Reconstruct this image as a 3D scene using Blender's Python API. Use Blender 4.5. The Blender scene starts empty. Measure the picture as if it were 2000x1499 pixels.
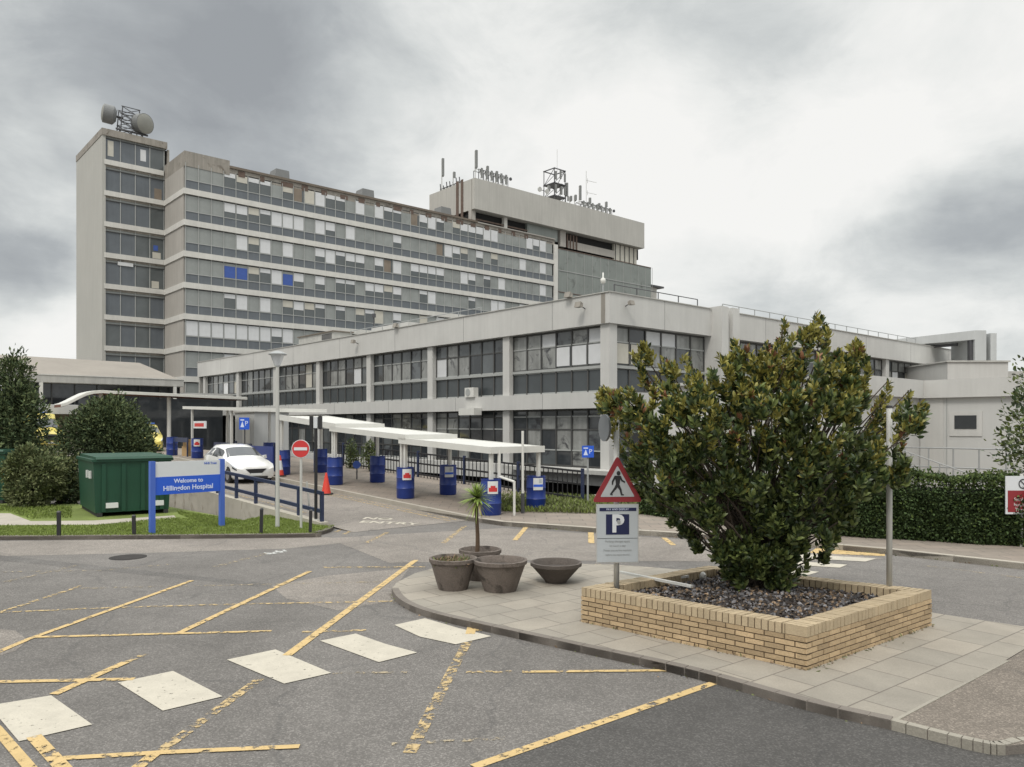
import bpy, math, random
import numpy as np
from mathutils import Vector, Matrix
from mathutils.geometry import tessellate_polygon
R = random.Random(7)
NR = np.random.default_rng(11)
sc = bpy.context.scene
COL = sc.collection

# ------------------------------------------------------------------ camera
F, CX, HZ, H = 1519.0, 1000.0, 832.0, 2.5
cam = bpy.data.cameras.new('camera'); cam_o = bpy.data.objects.new('camera', cam); COL.objects.link(cam_o)
cam_o.location = (0, 0, H); cam_o.rotation_euler = (math.radians(90), 0, 0)
cam.sensor_width = 36; cam.lens = 36 * F / 2000; cam.shift_y = (HZ - 749.5) / 2000
cam.clip_start = 0.1; cam.clip_end = 6000
sc.camera = cam_o
sc.view_settings.view_transform = 'Standard'; sc.view_settings.look = 'None'
sc.view_settings.exposure = 0.0; sc.view_settings.gamma = 1.0

# ------------------------------------------------------------------ world
SUN_EL, SUN_AZ = math.radians(52), math.radians(200)   # azimuth clockwise from +Y
w = bpy.data.worlds.new('World'); sc.world = w; w.use_nodes = True
nt = w.node_tree; nt.nodes.clear()
def N(tree, typ, **kw):
    n = tree.nodes.new(typ)
    for k, v in kw.items(): setattr(n, k, v)
    return n
def lk(tree, a, b): tree.links.new(a, b)
def M_(tree, op, a, b=None, c=None, clamp=False):
    n = tree.nodes.new('ShaderNodeMath'); n.operation = op; n.use_clamp = clamp
    for i, v in enumerate((a, b, c)):
        if v is None: continue
        if isinstance(v, (int, float)): n.inputs[i].default_value = v
        else: tree.links.new(v, n.inputs[i])
    return n.outputs[0]
def VM(tree, op, a, b=None, out=0):
    n = tree.nodes.new('ShaderNodeVectorMath'); n.operation = op
    for i, v in enumerate((a, b)):
        if v is None: continue
        if isinstance(v, (tuple, list, Vector)): n.inputs[i].default_value = tuple(v)
        elif isinstance(v, (int, float)): n.inputs['Scale'].default_value = v
        else: tree.links.new(v, n.inputs[i])
    return n.outputs[out]
def noise(tree, vec, scale, detail=4, rough=.5, dist=0., out='Fac'):
    n = tree.nodes.new('ShaderNodeTexNoise'); n.inputs['Scale'].default_value = scale
    n.inputs['Detail'].default_value = detail; n.inputs['Roughness'].default_value = rough
    n.inputs['Distortion'].default_value = dist
    if vec is not None: tree.links.new(vec, n.inputs['Vector'])
    return n.outputs[out]
def ramp(tree, fac, stops):
    n = tree.nodes.new('ShaderNodeValToRGB'); cr = n.color_ramp
    while len(cr.elements) < len(stops): cr.elements.new(.5)
    for e, (p, c) in zip(cr.elements, stops):
        e.position = p; e.color = (*c, 1) if len(c) == 3 else c
    tree.links.new(fac, n.inputs[0]); return n.outputs[0]
def mixc(tree, fac, a, b, typ='MIX'):
    n = tree.nodes.new('ShaderNodeMix'); n.data_type = 'RGBA'; n.blend_type = typ
    for s, v in ((n.inputs[0], fac), (n.inputs[6], a), (n.inputs[7], b)):
        if isinstance(v, (int, float)): s.default_value = v
        elif isinstance(v, tuple): s.default_value = (*v, 1) if len(v) == 3 else v
        else: tree.links.new(v, s)
    return n.outputs[2]

tc = N(nt, 'ShaderNodeTexCoord'); d0 = VM(nt, 'NORMALIZE', tc.outputs['Generated'])
sep = N(nt, 'ShaderNodeSeparateXYZ'); lk(nt, d0, sep.inputs[0])
zz = M_(nt, 'ADD', M_(nt, 'MAXIMUM', sep.outputs[2], 0.0), .16)
cmb = N(nt, 'ShaderNodeCombineXYZ')
lk(nt, M_(nt, 'DIVIDE', sep.outputs[0], zz), cmb.inputs[0]); lk(nt, M_(nt, 'DIVIDE', sep.outputs[1], zz), cmb.inputs[1])
n_big = noise(nt, cmb.outputs[0], .75, 7, .55, .25)
n_col = noise(nt, d0, 3.2, 5, .55, 0, 'Color')
dist_v = VM(nt, 'SCALE', VM(nt, 'SUBTRACT', n_col, (.5, .5, .5)), .30)
dd = VM(nt, 'NORMALIZE', VM(nt, 'ADD', d0, dist_v))
acc = M_(nt, 'MULTIPLY_ADD', M_(nt, 'SUBTRACT', n_big, .5), 1.15, .72)
n_fine = noise(nt, VM(nt, 'MULTIPLY', d0, (1, 1, 1.7)), 5.5, 9, .62, .35)
acc = M_(nt, 'MULTIPLY_ADD', M_(nt, 'SUBTRACT', n_fine, .5), .85, acc)
for (px, py, s, amp) in [(500, 170, 230, -.56), (250, 90, 260, -.32), (1400, 80, 250, -.42), (1950, 430, 110, -.34),
                         (20, 510, 110, -.75), (1480, 590, 170, -.26), (1960, 620, 150, -.18), (880, 10, 280, -.14),
                         (1450, 320, 380, .46), (60, 650, 120, .28), (130, 400, 150, .34), (760, 300, 300, .14),
                         (1780, 240, 220, .18), (180, 215, 90, .1), (1250, 420, 200, .2), (1650, 620, 120, -.15)]:
    v = Vector(((px - CX) / F, 1, (HZ - py) / F)).normalized(); sg = s / F
    dt = VM(nt, 'DOT_PRODUCT', dd, v, 'Value')
    g = M_(nt, 'EXPONENT', M_(nt, 'MULTIPLY', M_(nt, 'SUBTRACT', dt, 1.0), 2 / (sg * sg)))
    acc = M_(nt, 'MULTIPLY_ADD', g, amp, acc)
cloud = ramp(nt, acc, [(0.0, (.35, .37, .39)), (.28, (.45, .475, .49)), (.58, (.67, .695, .69)), (.80, (.87, .88, .86)), (1.0, (.965, .96, .935))])
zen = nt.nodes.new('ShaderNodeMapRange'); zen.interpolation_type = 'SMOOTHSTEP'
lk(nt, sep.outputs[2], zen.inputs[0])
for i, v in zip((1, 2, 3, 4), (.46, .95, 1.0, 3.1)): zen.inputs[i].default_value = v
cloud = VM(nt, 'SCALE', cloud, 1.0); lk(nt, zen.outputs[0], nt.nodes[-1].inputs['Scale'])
sky = N(nt, 'ShaderNodeTexSky'); sky.sky_type = 'NISHITA'; sky.sun_disc = False
sky.sun_elevation = SUN_EL; sky.sun_rotation = SUN_AZ
bg1 = N(nt, 'ShaderNodeBackground'); bg1.inputs[1].default_value = .05; lk(nt, sky.outputs[0], bg1.inputs[0])
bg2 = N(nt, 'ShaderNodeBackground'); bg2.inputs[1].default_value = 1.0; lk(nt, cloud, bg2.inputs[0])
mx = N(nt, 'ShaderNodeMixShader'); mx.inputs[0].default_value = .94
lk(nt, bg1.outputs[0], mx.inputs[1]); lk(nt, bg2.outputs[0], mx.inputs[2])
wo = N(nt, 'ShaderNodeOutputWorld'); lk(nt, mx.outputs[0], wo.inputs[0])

sl = bpy.data.lights.new('sun', 'SUN'); so = bpy.data.objects.new('sun', sl); COL.objects.link(so)
sl.energy = 1.5; sl.angle = math.radians(14); sl.color = (1, .94, .86)
sdir = Vector((math.sin(SUN_AZ) * math.cos(SUN_EL), math.cos(SUN_AZ) * math.cos(SUN_EL), math.sin(SUN_EL)))
so.rotation_euler = sdir.to_track_quat('Z', 'Y').to_euler(); so.location = (0, 0, 60)

# ------------------------------------------------------------------ coordinates
TH = math.atan2(.6597, .7515)
U = Vector((math.cos(TH), math.sin(TH), 0)); V = Vector((-math.sin(TH), math.cos(TH), 0))
C0 = Vector((4.25, 34.0, 0))
def G(px, py, z=0.0):
    Y = (H - z) * F / (py - HZ); return Vector(((px - CX) * Y / F, Y, z))
def P(px, py, Y): return Vector(((px - CX) * Y / F, Y, H + (HZ - py) * Y / F))
def L(a, b, z=0.0): return C0 + U * a + V * b + Vector((0, 0, z))
def loc(p): q = Vector(p) - C0; return Vector((q.dot(U), q.dot(V), p[2]))
def ramp_z(b): return max(0.0, min(.85, .037 * (b + 6.6)))
def on_a(px, a):    # b where the pixel column meets the plane a=const
    k = (px - CX) / F; q = C0 + U * a
    return (k * q.y - q.x) / (V.x - k * V.y)
def on_b(px, b):
    k = (px - CX) / F; q = C0 + V * b
    return (k * q.y - q.x) / (U.x - k * U.y)

# ------------------------------------------------------------------ materials
MT = {}
def mat(name, col, rough=.8, var=.15, scale=3., bump=0., bscale=60., streak=0., spec=.5, metal=0., island=0., speck=0., stain=None, coat=0., trans=0.):
    if name in MT: return MT[name]
    m = bpy.data.materials.new(name); m.use_nodes = True; t = m.node_tree
    b = t.nodes['Principled BSDF']; b.inputs['Roughness'].default_value = rough
    b.inputs['Specular IOR Level'].default_value = spec; b.inputs['Metallic'].default_value = metal
    b.inputs['Coat Weight'].default_value = coat
    co = N(t, 'ShaderNodeTexCoord').outputs['Object']
    c = (*col, 1); cur = None
    n1 = noise(t, co, scale, 6, .6, .3)
    f = M_(t, 'MULTIPLY_ADD', M_(t, 'SUBTRACT', n1, .5), var * 2.6, 1.0)
    if streak:
        mp = N(t, 'ShaderNodeMapping'); mp.inputs['Scale'].default_value = (2.2, 2.2, .12); lk(t, co, mp.inputs[0])
        n2 = noise(t, mp.outputs[0], 1.6, 5, .65)
        f = M_(t, 'MULTIPLY', f, M_(t, 'MULTIPLY_ADD', M_(t, 'SUBTRACT', n2, .5), streak * 2.4, 1.0))
    if speck:
        n3 = noise(t, co, 70, 3, .7)
        f = M_(t, 'MULTIPLY', f, M_(t, 'MULTIPLY_ADD', M_(t, 'SUBTRACT', n3, .5), speck * 3, 1.0))
    if island:
        g = N(t, 'ShaderNodeNewGeometry')
        f = M_(t, 'MULTIPLY', f, M_(t, 'MULTIPLY_ADD', M_(t, 'SUBTRACT', g.outputs['Random Per Island'], .5), island * 2, 1.0))
    cur = VM(t, 'SCALE', (col[0], col[1], col[2]), 1.0); lk(t, f, t.nodes[-1].inputs['Scale'])
    if stain:
        n4 = noise(t, co, stain[1], 6, .65, .6)
        k = N(t, 'ShaderNodeMapRange'); lk(t, n4, k.inputs[0]); k.inputs[1].default_value = stain[2]; k.inputs[2].default_value = stain[2] + .12
        cur = mixc(t, k.outputs[0], cur, stain[0])
    lk(t, cur, b.inputs['Base Color'])
    if bump:
        bn = N(t, 'ShaderNodeBump'); bn.inputs['Strength'].default_value = bump; bn.inputs['Distance'].default_value = .02
        lk(t, noise(t, co, bscale, 4, .6), bn.inputs['Height']); lk(t, bn.outputs[0], b.inputs['Normal'])
    if trans:
        tr = N(t, 'ShaderNodeBsdfTranslucent'); lk(t, cur, tr.inputs[0]); ms = N(t, 'ShaderNodeMixShader'); ms.inputs[0].default_value = trans
        lk(t, b.outputs[0], ms.inputs[1]); lk(t, tr.outputs[0], ms.inputs[2]); lk(t, ms.outputs[0], t.nodes['Material Output'].inputs[0])
    MT[name] = m; return m
def worn(name, col, amount, scale=9.):
    """marking paint worn through to the road in flecks"""
    m = mat(name, col, .75, .16, 4., .2, 90, speck=.14); t = m.node_tree; b = t.nodes['Principled BSDF']
    co = N(t, 'ShaderNodeTexCoord').outputs['Object']
    n = noise(t, co, scale, 8, .72, .2); k = N(t, 'ShaderNodeMapRange'); lk(t, n, k.inputs[0])
    k.inputs[1].default_value = amount; k.inputs[2].default_value = amount + .07
    tr = N(t, 'ShaderNodeBsdfTransparent'); ms = N(t, 'ShaderNodeMixShader'); lk(t, k.outputs[0], ms.inputs[0])
    lk(t, tr.outputs[0], ms.inputs[1]); lk(t, b.outputs[0], ms.inputs[2]); lk(t, ms.outputs[0], t.nodes['Material Output'].inputs[0])
    return m
def pave(name, c1, c2, mortar, sx, sy, row=.5):
    m = bpy.data.materials.new(name); m.use_nodes = True; t = m.node_tree; b = t.nodes['Principled BSDF']
    b.inputs['Roughness'].default_value = .85
    co = N(t, 'ShaderNodeTexCoord').outputs['Object']
    br = N(t, 'ShaderNodeTexBrick'); br.offset = row; lk(t, co, br.inputs[0])
    br.inputs['Scale'].default_value = 1; br.inputs['Brick Width'].default_value = sx; br.inputs['Row Height'].default_value = sy
    br.inputs['Mortar Size'].default_value = .008; br.inputs['Mortar Smooth'].default_value = .3
    for i, c in zip(('Color1', 'Color2', 'Mortar'), (c1, c2, mortar)): br.inputs[i].default_value = (*c, 1)
    n1 = noise(t, co, 1.3, 7, .65, .4); n3 = noise(t, co, 60, 3, .7)
    f = M_(t, 'MULTIPLY', M_(t, 'MULTIPLY_ADD', M_(t, 'SUBTRACT', n1, .5), .75, 1.0), M_(t, 'MULTIPLY_ADD', M_(t, 'SUBTRACT', n3, .5), .45, 1.0))
    cur = VM(t, 'SCALE', br.outputs[0], 1.0); lk(t, f, t.nodes[-1].inputs['Scale']); lk(t, cur, b.inputs['Base Color'])
    bn = N(t, 'ShaderNodeBump'); bn.inputs['Strength'].default_value = .5; bn.inputs['Distance'].default_value = .01
    lk(t, M_(t, 'SUBTRACT', M_(t, 'MULTIPLY', n3, .3), br.outputs['Fac']), bn.inputs['Height']); lk(t, bn.outputs[0], b.inputs['Normal'])
    MT[name] = m; return m

def asphalt(name, base, warm=0.0):
    m = bpy.data.materials.new(name); m.use_nodes = True; t = m.node_tree; b = t.nodes['Principled BSDF']
    b.inputs['Roughness'].default_value = .88; b.inputs['Specular IOR Level'].default_value = .35
    co = N(t, 'ShaderNodeTexCoord').outputs['Object']
    big = noise(t, co, .22, 5, .6, .8); mid = noise(t, co, 1.7, 6, .65, .5)
    vo = N(t, 'ShaderNodeTexVoronoi'); vo.inputs['Scale'].default_value = 75; lk(t, co, vo.inputs[0])
    fine = noise(t, co, 130, 3, .7)
    f = M_(t, 'MULTIPLY_ADD', M_(t, 'SUBTRACT', big, .5), 1.0, 1.0)
    f = M_(t, 'MULTIPLY', f, M_(t, 'MULTIPLY_ADD', M_(t, 'SUBTRACT', mid, .5), .55, 1.0))
    sepc = N(t, 'ShaderNodeSeparateColor'); lk(t, vo.outputs['Color'], sepc.inputs[0])
    f = M_(t, 'MULTIPLY', f, M_(t, 'MULTIPLY_ADD', M_(t, 'POWER', sepc.outputs[0], 3.0), .7, .82))
    f = M_(t, 'MULTIPLY', f, M_(t, 'MULTIPLY_ADD', M_(t, 'SUBTRACT', fine, .5), .6, 1.0))
    cur = VM(t, 'SCALE', (base * (1 + warm), base, base * (1 - warm)), 1.0); lk(t, f, t.nodes[-1].inputs['Scale'])
    # tyre-worn and oily patches, tarred cracks
    cr = N(t, 'ShaderNodeTexVoronoi'); cr.feature = 'DISTANCE_TO_EDGE'; cr.inputs['Scale'].default_value = .33
    dco = VM(t, 'ADD', co, VM(t, 'SCALE', VM(t, 'SUBTRACT', noise(t, co, 1.1, 5, .6, 0, 'Color'), (.5, .5, .5)), .8)); lk(t, dco, cr.inputs[0])
    k = N(t, 'ShaderNodeMapRange'); lk(t, cr.outputs['Distance'], k.inputs[0]); k.inputs[1].default_value = .0; k.inputs[2].default_value = .012
    k.inputs[3].default_value = .3; k.inputs[4].default_value = 0
    cur = mixc(t, k.outputs[0], cur, (base * .42, base * .42, base * .42))
    oil = noise(t, co, .9, 4, .6, .9); k2 = N(t, 'ShaderNodeMapRange'); lk(t, oil, k2.inputs[0]); k2.inputs[1].default_value = .64; k2.inputs[2].default_value = .74; k2.inputs[4].default_value = .45
    cur = mixc(t, k2.outputs[0], cur, (base * .55, base * .52, base * .5))
    mp = N(t, 'ShaderNodeMapping'); mp.inputs['Scale'].default_value = (.12, 1.1, 1); lk(t, co, mp.inputs[0]); tr_ = noise(t, mp.outputs[0], 1.0, 4, .6, .5)
    cur = VM(t, 'SCALE', cur, 1.0); lk(t, M_(t, 'MULTIPLY_ADD', M_(t, 'SUBTRACT', tr_, .5), .7, 1.0), t.nodes[-1].inputs['Scale']) if False else None
    lk(t, cur, b.inputs['Base Color'])
    bn = N(t, 'ShaderNodeBump'); bn.inputs['Strength'].default_value = .55; bn.inputs['Distance'].default_value = .008
    lk(t, M_(t, 'ADD', vo.outputs['Distance'], fine), bn.inputs['Height']); lk(t, bn.outputs[0], b.inputs['Normal'])
    MT[name] = m; return m

asphalt('asphalt', .138, .07); asphalt('asphalt_dark', .076, .05); asphalt('asphalt_light', .195, .11); asphalt('asphalt_trench', .115, .06); asphalt('asphalt_island', .165, .16)
pave('slabs', (.295, .265, .22), (.245, .225, .19), (.15, .13, .11), .60, .45, .5)
pave('slabs_far', (.24, .20, .165), (.21, .18, .15), (.10, .09, .08), .6, .4)
mat('kerb', (.36, .33, .28), .85, .2, 2., .3, 40, island=.05, speck=.2)
mat('kerb_dark', (.17, .15, .13), .9, .25, 2., .3, 40, speck=.2)
worn('yellow_paint', (.50, .36, .165), .40, 9); worn('yellow_worn', (.45, .335, .17), .48, 11); worn('yellow_faint', (.34, .28, .19), .51, 11)
worn('white_paint', (.45, .415, .345), .32, 14); worn('white_worn', (.5, .5, .48), .45, 7)
mat('concrete', (.50, .495, .475), .85, .11, .6, .15, 30, streak=.10, speck=.05, stain=((.40, .385, .35), .35, .66))
mat('concrete_grey', (.42, .415, .39), .88, .14, .8, .2, 30, streak=.22, stain=((.2, .17, .14), .5, .66))
mat('concrete_tower', (.47, .455, .42), .88, .12, .35, .1, 20, streak=.18, stain=((.22, .19, .15), .3, .70))
mat('concrete_end', (.40, .395, .365), .9, .08, .2, 0, streak=.10)
mat('concrete_brown', (.37, .35, .32), .9, .12, .4, 0, streak=.22)
mat('concrete_stained', (.27, .25, .22), .9, .32, .6, 0, streak=.35, stain=((.11, .09, .07), .9, .58))
mat('penthouse_concrete', (.42, .41, .38), .9, .12, .25, .1, 8, streak=.16, stain=((.22, .16, .12), .35, .68))
mat('render_wall', (.49, .49, .475), .9, .05, .6, .1, 40, streak=.05)
mat('band', (.57, .56, .525), .85, .12, .6, streak=.12)
mat('rust', (.12, .085, .068), .9, .35, 2., streak=.3)
mat('copper_edge', (.15, .125, .10), .85, .3, .8)
mat('glass_dark', (.032, .036, .040), .05, .3, .4, spec=.7, stain=((.06, .065, .07), .5, .55))
mat('glass_mid', (.10, .11, .115), .12, .45, .7, spec=.6, stain=((.03, .03, .035), .9, .52))
mat('glass_tower', (.25, .265, .255), .15, .35, .5, spec=.6)
mat('glass_tower_dark', (.10, .112, .115), .10, .35, .5, spec=.6)
mat('blind', (.60, .61, .62), .7, .10, 2., spec=.3)
mat('blind_cream', (.50, .48, .42), .7, .12, 2., spec=.3)
mat('curtain_blue', (.05, .10, .34), .8, .2, 3.)
mat('curtain_tan', (.20, .165, .13), .8, .3, 1.)
mat('spandrel', (.115, .13, .145), .35, .18, .8, spec=.5, streak=.12)
mat('spandrel_dark', (.052, .060, .064), .25, .25, .8, spec=.5)
mat('mullion', (.34, .35, .34), .6, .1, 3.); mat('mullion_dark', (.06, .06, .058), .5, .1, 3.)
mat('curtain_wall', (.20, .22, .205), .3, .22, .25, spec=.5, streak=.15, stain=((.12, .13, .12), .6, .58))
mat('white_metal', (.60, .595, .56), .45, .06, 3., streak=.06)
mat('grey_metal', (.30, .31, .31), .5, .1, 4.); mat('dark_metal', (.06, .06, .065), .5, .2, 4.)
mat('galv', (.46, .46, .44), .5, .12, 6., metal=.3); mat('black_paint', (.018, .018, .02), .5, .1, 5.)
mat('navy_paint', (.022, .032, .075), .45, .15, 5.)
mat('barrel_blue', (.013, .036, .20), .38, .15, 4., streak=.08); mat('barrel_navy', (.012, .025, .14), .4, .15, 4.)
mat('sign_blue', (.02, .10, .58), .4, .04, 5.); mat('sign_post_blue', (.06, .13, .48), .45, .08, 5.)
mat('sign_white', (.62, .64, .66), .45, .04, 5.); mat('text_white', (.62, .68, .85), .5, 0); mat('text_blue', (.05, .12, .5), .5, 0)
mat('red_sign', (.24, .022, .028), .45, .12, 8.); mat('red_bright', (.52, .035, .035), .45, .06, 5.); mat('panel_grey', (.42, .45, .47), .4, .05, 3.)
mat('tri_face', (.40, .42, .43), .4, .18, 6.); mat('navy_sign', (.01, .014, .06), .35, .05, 4.)
mat('cone_orange', (.62, .05, .03), .5, .1, 6.); mat('rubber', (.03, .03, .03), .8, .1, 5.)
mat('skip_green', (.010, .058, .032), .5, .18, 2., streak=.16, stain=((.022, .085, .05), 1.2, .62))
mat('car_white', (.74, .74, .72), .22, .02, 2., coat=.6); mat('car_glass', (.05, .055, .06), .06, .1, 2., spec=.8); mat('car_trim', (.02, .02, .022), .4, .1, 5.)
mat('alloy', (.4, .4, .42), .35, .05, 5., metal=.7); mat('lamp_glass', (.55, .57, .6), .1, .05, 5., spec=.8)
mat('van_yellow', (.62, .52, .12), .3, .05, 3., coat=.4); mat('van_lime', (.42, .52, .08), .4, .05, 3.)
mat('roof_metal', (.25, .225, .195), .7, .14, .5, streak=.1); mat('timber_brown', (.13, .05, .03), .6, .2, 3.)
mat('soil', (.055, .045, .04), .95, .5, 9., .9, 30, speck=.8, stain=((.16, .12, .08), 6., .62))
mat('bowl', (.15, .125, .108), .95, .28, 5., .7, 45, streak=.2, speck=.35, stain=((.06, .05, .042), 3., .52))
mat('bowl_dark', (.10, .085, .075), .95, .28, 5., .7, 45, streak=.2, speck=.35)
mat('brick', (.42, .31, .185), .9, .18, 8., .5, 60, island=.22, speck=.25)
mat('brick_top', (.42, .335, .22), .9, .15, 6., .4, 60, island=.08, speck=.2)
mat('mortar', (.11, .08, .05), .95, .2, 8., .4, 60)
mat('hedge_core', (.012, .016, .008), .95, .2, 4.); mat('glass_curtain', (.24, .245, .235), .2, .5, 1.1, spec=.5, streak=.45, stain=((.05, .052, .055), 1.4, .55)); mat('antenna_grey', (.20, .205, .20), .6, .12, 3.); mat('drum_grey', (.17, .175, .175), .7, .15, .8)
mat('post_grey', (.46, .46, .435), .55, .08, 6., streak=.08); mat('plate_grey', (.16, .17, .18), .5, .06, 3.)
mat('iron', (.055, .052, .05), .95, .25, 6., .6, 60, spec=.1)
mat('kerb_mid', (.27, .25, .21), .9, .2, 2., .3, 40, speck=.2)
mat('bark', (.065, .05, .038), .95, .3, 8., .8, 30)
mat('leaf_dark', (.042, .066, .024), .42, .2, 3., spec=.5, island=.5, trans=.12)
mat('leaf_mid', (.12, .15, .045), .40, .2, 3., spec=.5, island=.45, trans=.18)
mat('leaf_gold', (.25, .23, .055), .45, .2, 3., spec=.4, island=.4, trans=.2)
mat('leaf_red', (.22, .105, .055), .45, .2, 3., spec=.4, island=.4, trans=.2)
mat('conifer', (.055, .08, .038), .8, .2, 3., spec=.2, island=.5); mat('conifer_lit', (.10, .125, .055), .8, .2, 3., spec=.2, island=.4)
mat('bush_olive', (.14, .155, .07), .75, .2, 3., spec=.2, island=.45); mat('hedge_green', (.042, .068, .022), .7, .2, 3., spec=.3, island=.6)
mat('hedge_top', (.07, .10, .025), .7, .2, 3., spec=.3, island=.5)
mat('palm_leaf', (.28, .38, .09), .5, .15, 3., island=.4, trans=.2); mat('palm_dead', (.30, .25, .12), .8, .2, 3., island=.3); mat('palm_trunk', (.10, .065, .04), .9, .3, 20., .6, 60)
mat('grass', (.17, .225, .045), .9, .25, .7, island=.35, trans=.15); mat('grass_dark', (.14, .18, .04), .95, .3, 1.2, .6, 50, speck=.4)
mat('litter', (.24, .17, .11), .9, .3, 5., island=.6); mat('chip_grey', (.16, .155, .16), .9, .3, 5., island=.7)
mat('cardboard', (.38, .25, .12), .8, .1, 4.); mat('notice_yellow', (.45, .40, .06), .7, .1, 4.)
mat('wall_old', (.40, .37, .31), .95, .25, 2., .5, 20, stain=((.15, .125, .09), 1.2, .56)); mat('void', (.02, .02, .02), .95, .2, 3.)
mat('notice_white', (.62, .63, .62), .6, .05, 8.)

# ------------------------------------------------------------------ mesh helpers
class MB:
    def __init__(s): s.v = []; s.f = []; s.m = []; s.mats = []; s.smooth = False
    def mi(s, m):
        if m not in s.mats: s.mats.append(m)
        return s.mats.index(m)
    def add(s, vs, fs, m):
        k = len(s.v); i = s.mi(m); s.v += [tuple(v) for v in vs]
        for f in fs: s.f.append(tuple(k + j for j in f)); s.m.append(i)
        return s
    def box(s, x0, y0, z0, x1, y1, z1, m):
        x0, x1 = min(x0, x1), max(x0, x1); y0, y1 = min(y0, y1), max(y0, y1); z0, z1 = min(z0, z1), max(z0, z1)
        vs = [(x, y, z) for z in (z0, z1) for y in (y0, y1) for x in (x0, x1)]
        return s.add(vs, [(0, 2, 3, 1), (4, 5, 7, 6), (0, 1, 5, 4), (2, 6, 7, 3), (0, 4, 6, 2), (1, 3, 7, 5)], m)
    def hexa(s, b, t, m):    # 4 bottom, 4 top points, both counter-clockwise
        return s.add(list(b) + list(t), [(3, 2, 1, 0), (4, 5, 6, 7), (0, 1, 5, 4), (1, 2, 6, 5), (2, 3, 7, 6), (3, 0, 4, 7)], m)
    def tube(s, p, q, r, m, n=8, r2=None):
        p = Vector(p); q = Vector(q); d = q - p
        if d.length < 1e-6: return s
        d.normalize(); a = d.orthogonal().normalized(); b = d.cross(a); r2 = r if r2 is None else r2
        vs = []
        for c, rr in ((p, r), (q, r2)):
            for i in range(n):
                t = 2 * math.pi * i / n; vs.append(c + (a * math.cos(t) + b * math.sin(t)) * rr)
        fs = [(i, (i + 1) % n, n + (i + 1) % n, n + i) for i in range(n)] + [tuple(range(n))[::-1], tuple(range(n, 2 * n))]
        return s.add(vs, fs, m)
    def bar(s, p, q, wd, ht, m):     # rectangular bar, up = Z
        p = Vector(p); q = Vector(q); d = (q - p).normalized()
        side = d.cross(Vector((0, 0, 1)))
        if side.length < 1e-3: side = Vector((1, 0, 0))
        side.normalize(); up = side.cross(d).normalized(); a = side * wd / 2; b = up * ht / 2
        return s.hexa([p - a - b, p + a - b, q + a - b, q - a - b], [p - a + b, p + a + b, q + a + b, q - a + b], m)
    def lathe(s, prof, m, n=28, c=(0, 0, 0)):
        vs = []
        for r, z in prof:
            for i in range(n):
                t = 2 * math.pi * i / n; vs.append((c[0] + r * math.cos(t), c[1] + r * math.sin(t), c[2] + z))
        fs = []
        for j in range(len(prof) - 1):
            for i in range(n):
                fs.append((j * n + i, j * n + (i + 1) % n, (j + 1) * n + (i + 1) % n, (j + 1) * n + i))
        return s.add(vs, fs, m)
    def prism(s, poly, z0, z1, m, mtop=None, zf=None):    # vertical prism of a polygon; zf(x,y) adds height
        pts = [Vector((p[0], p[1], 0)) for p in poly]; n = len(pts)
        ar = sum(pts[i].x * pts[(i + 1) % n].y - pts[(i + 1) % n].x * pts[i].y for i in range(n))
        if ar < 0: pts.reverse()
        tri = tessellate_polygon([pts]); h = (lambda p: 0) if zf is None else zf
        top = [(p.x, p.y, z1 + h(p)) for p in pts]; bot = [(p.x, p.y, z0 + h(p)) for p in pts]
        def up(t):
            a, b, c = (pts[i] for i in t); return t if (b - a).cross(c - a).z > 0 else t[::-1]
        s.add(top, [up(t) for t in tri], mtop or m)
        if z1 - z0 > 1e-4:
            s.add(bot + top, [(i, (i + 1) % n, n + (i + 1) % n, n + i) for i in range(n)], m)
        return s
    def build(s, name, parent=None, smooth=False, origin=None):
        me = bpy.data.meshes.new(name)
        vs = s.v if origin is None else [(v[0] - origin[0], v[1] - origin[1], v[2] - origin[2]) for v in s.v]
        me.from_pydata(vs, [], s.f)
        for m in s.mats: me.materials.append(MT[m] if isinstance(m, str) else m)
        me.polygons.foreach_set('material_index', s.m)
        if smooth: me.polygons.foreach_set('use_smooth', [True] * len(s.f))
        me.update(); o = bpy.data.objects.new(name, me); COL.objects.link(o)
        if origin is not None: o.location = origin
        if parent is not None: o.parent = parent
        return o
def smooth_angle(o, ang=40):
    me = o.data; me.polygons.foreach_set('use_smooth', [True] * len(me.polygons)); me.set_sharp_from_angle(angle=math.radians(ang)); return o
def tag(o, label=None, cat=None, group=None, kind=None):
    for k, v in (('label', label), ('category', cat), ('group', group), ('kind', kind)):
        if v: o[k] = v
    return o
def struct(o): o['kind'] = 'structure'; return o
def empty(name, p, rz=0., label=None, cat=None, group=None):
    o = bpy.data.objects.new(name, None); COL.objects.link(o); o.location = p; o.rotation_euler = (0, 0, rz); o.empty_display_size = .2
    return tag(o, label, cat, group)
def copy_tree(o, parent=None):
    c = o.copy(); COL.objects.link(c); c.parent = parent
    for ch in list(o.children): copy_tree(ch, c)
    return c
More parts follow.
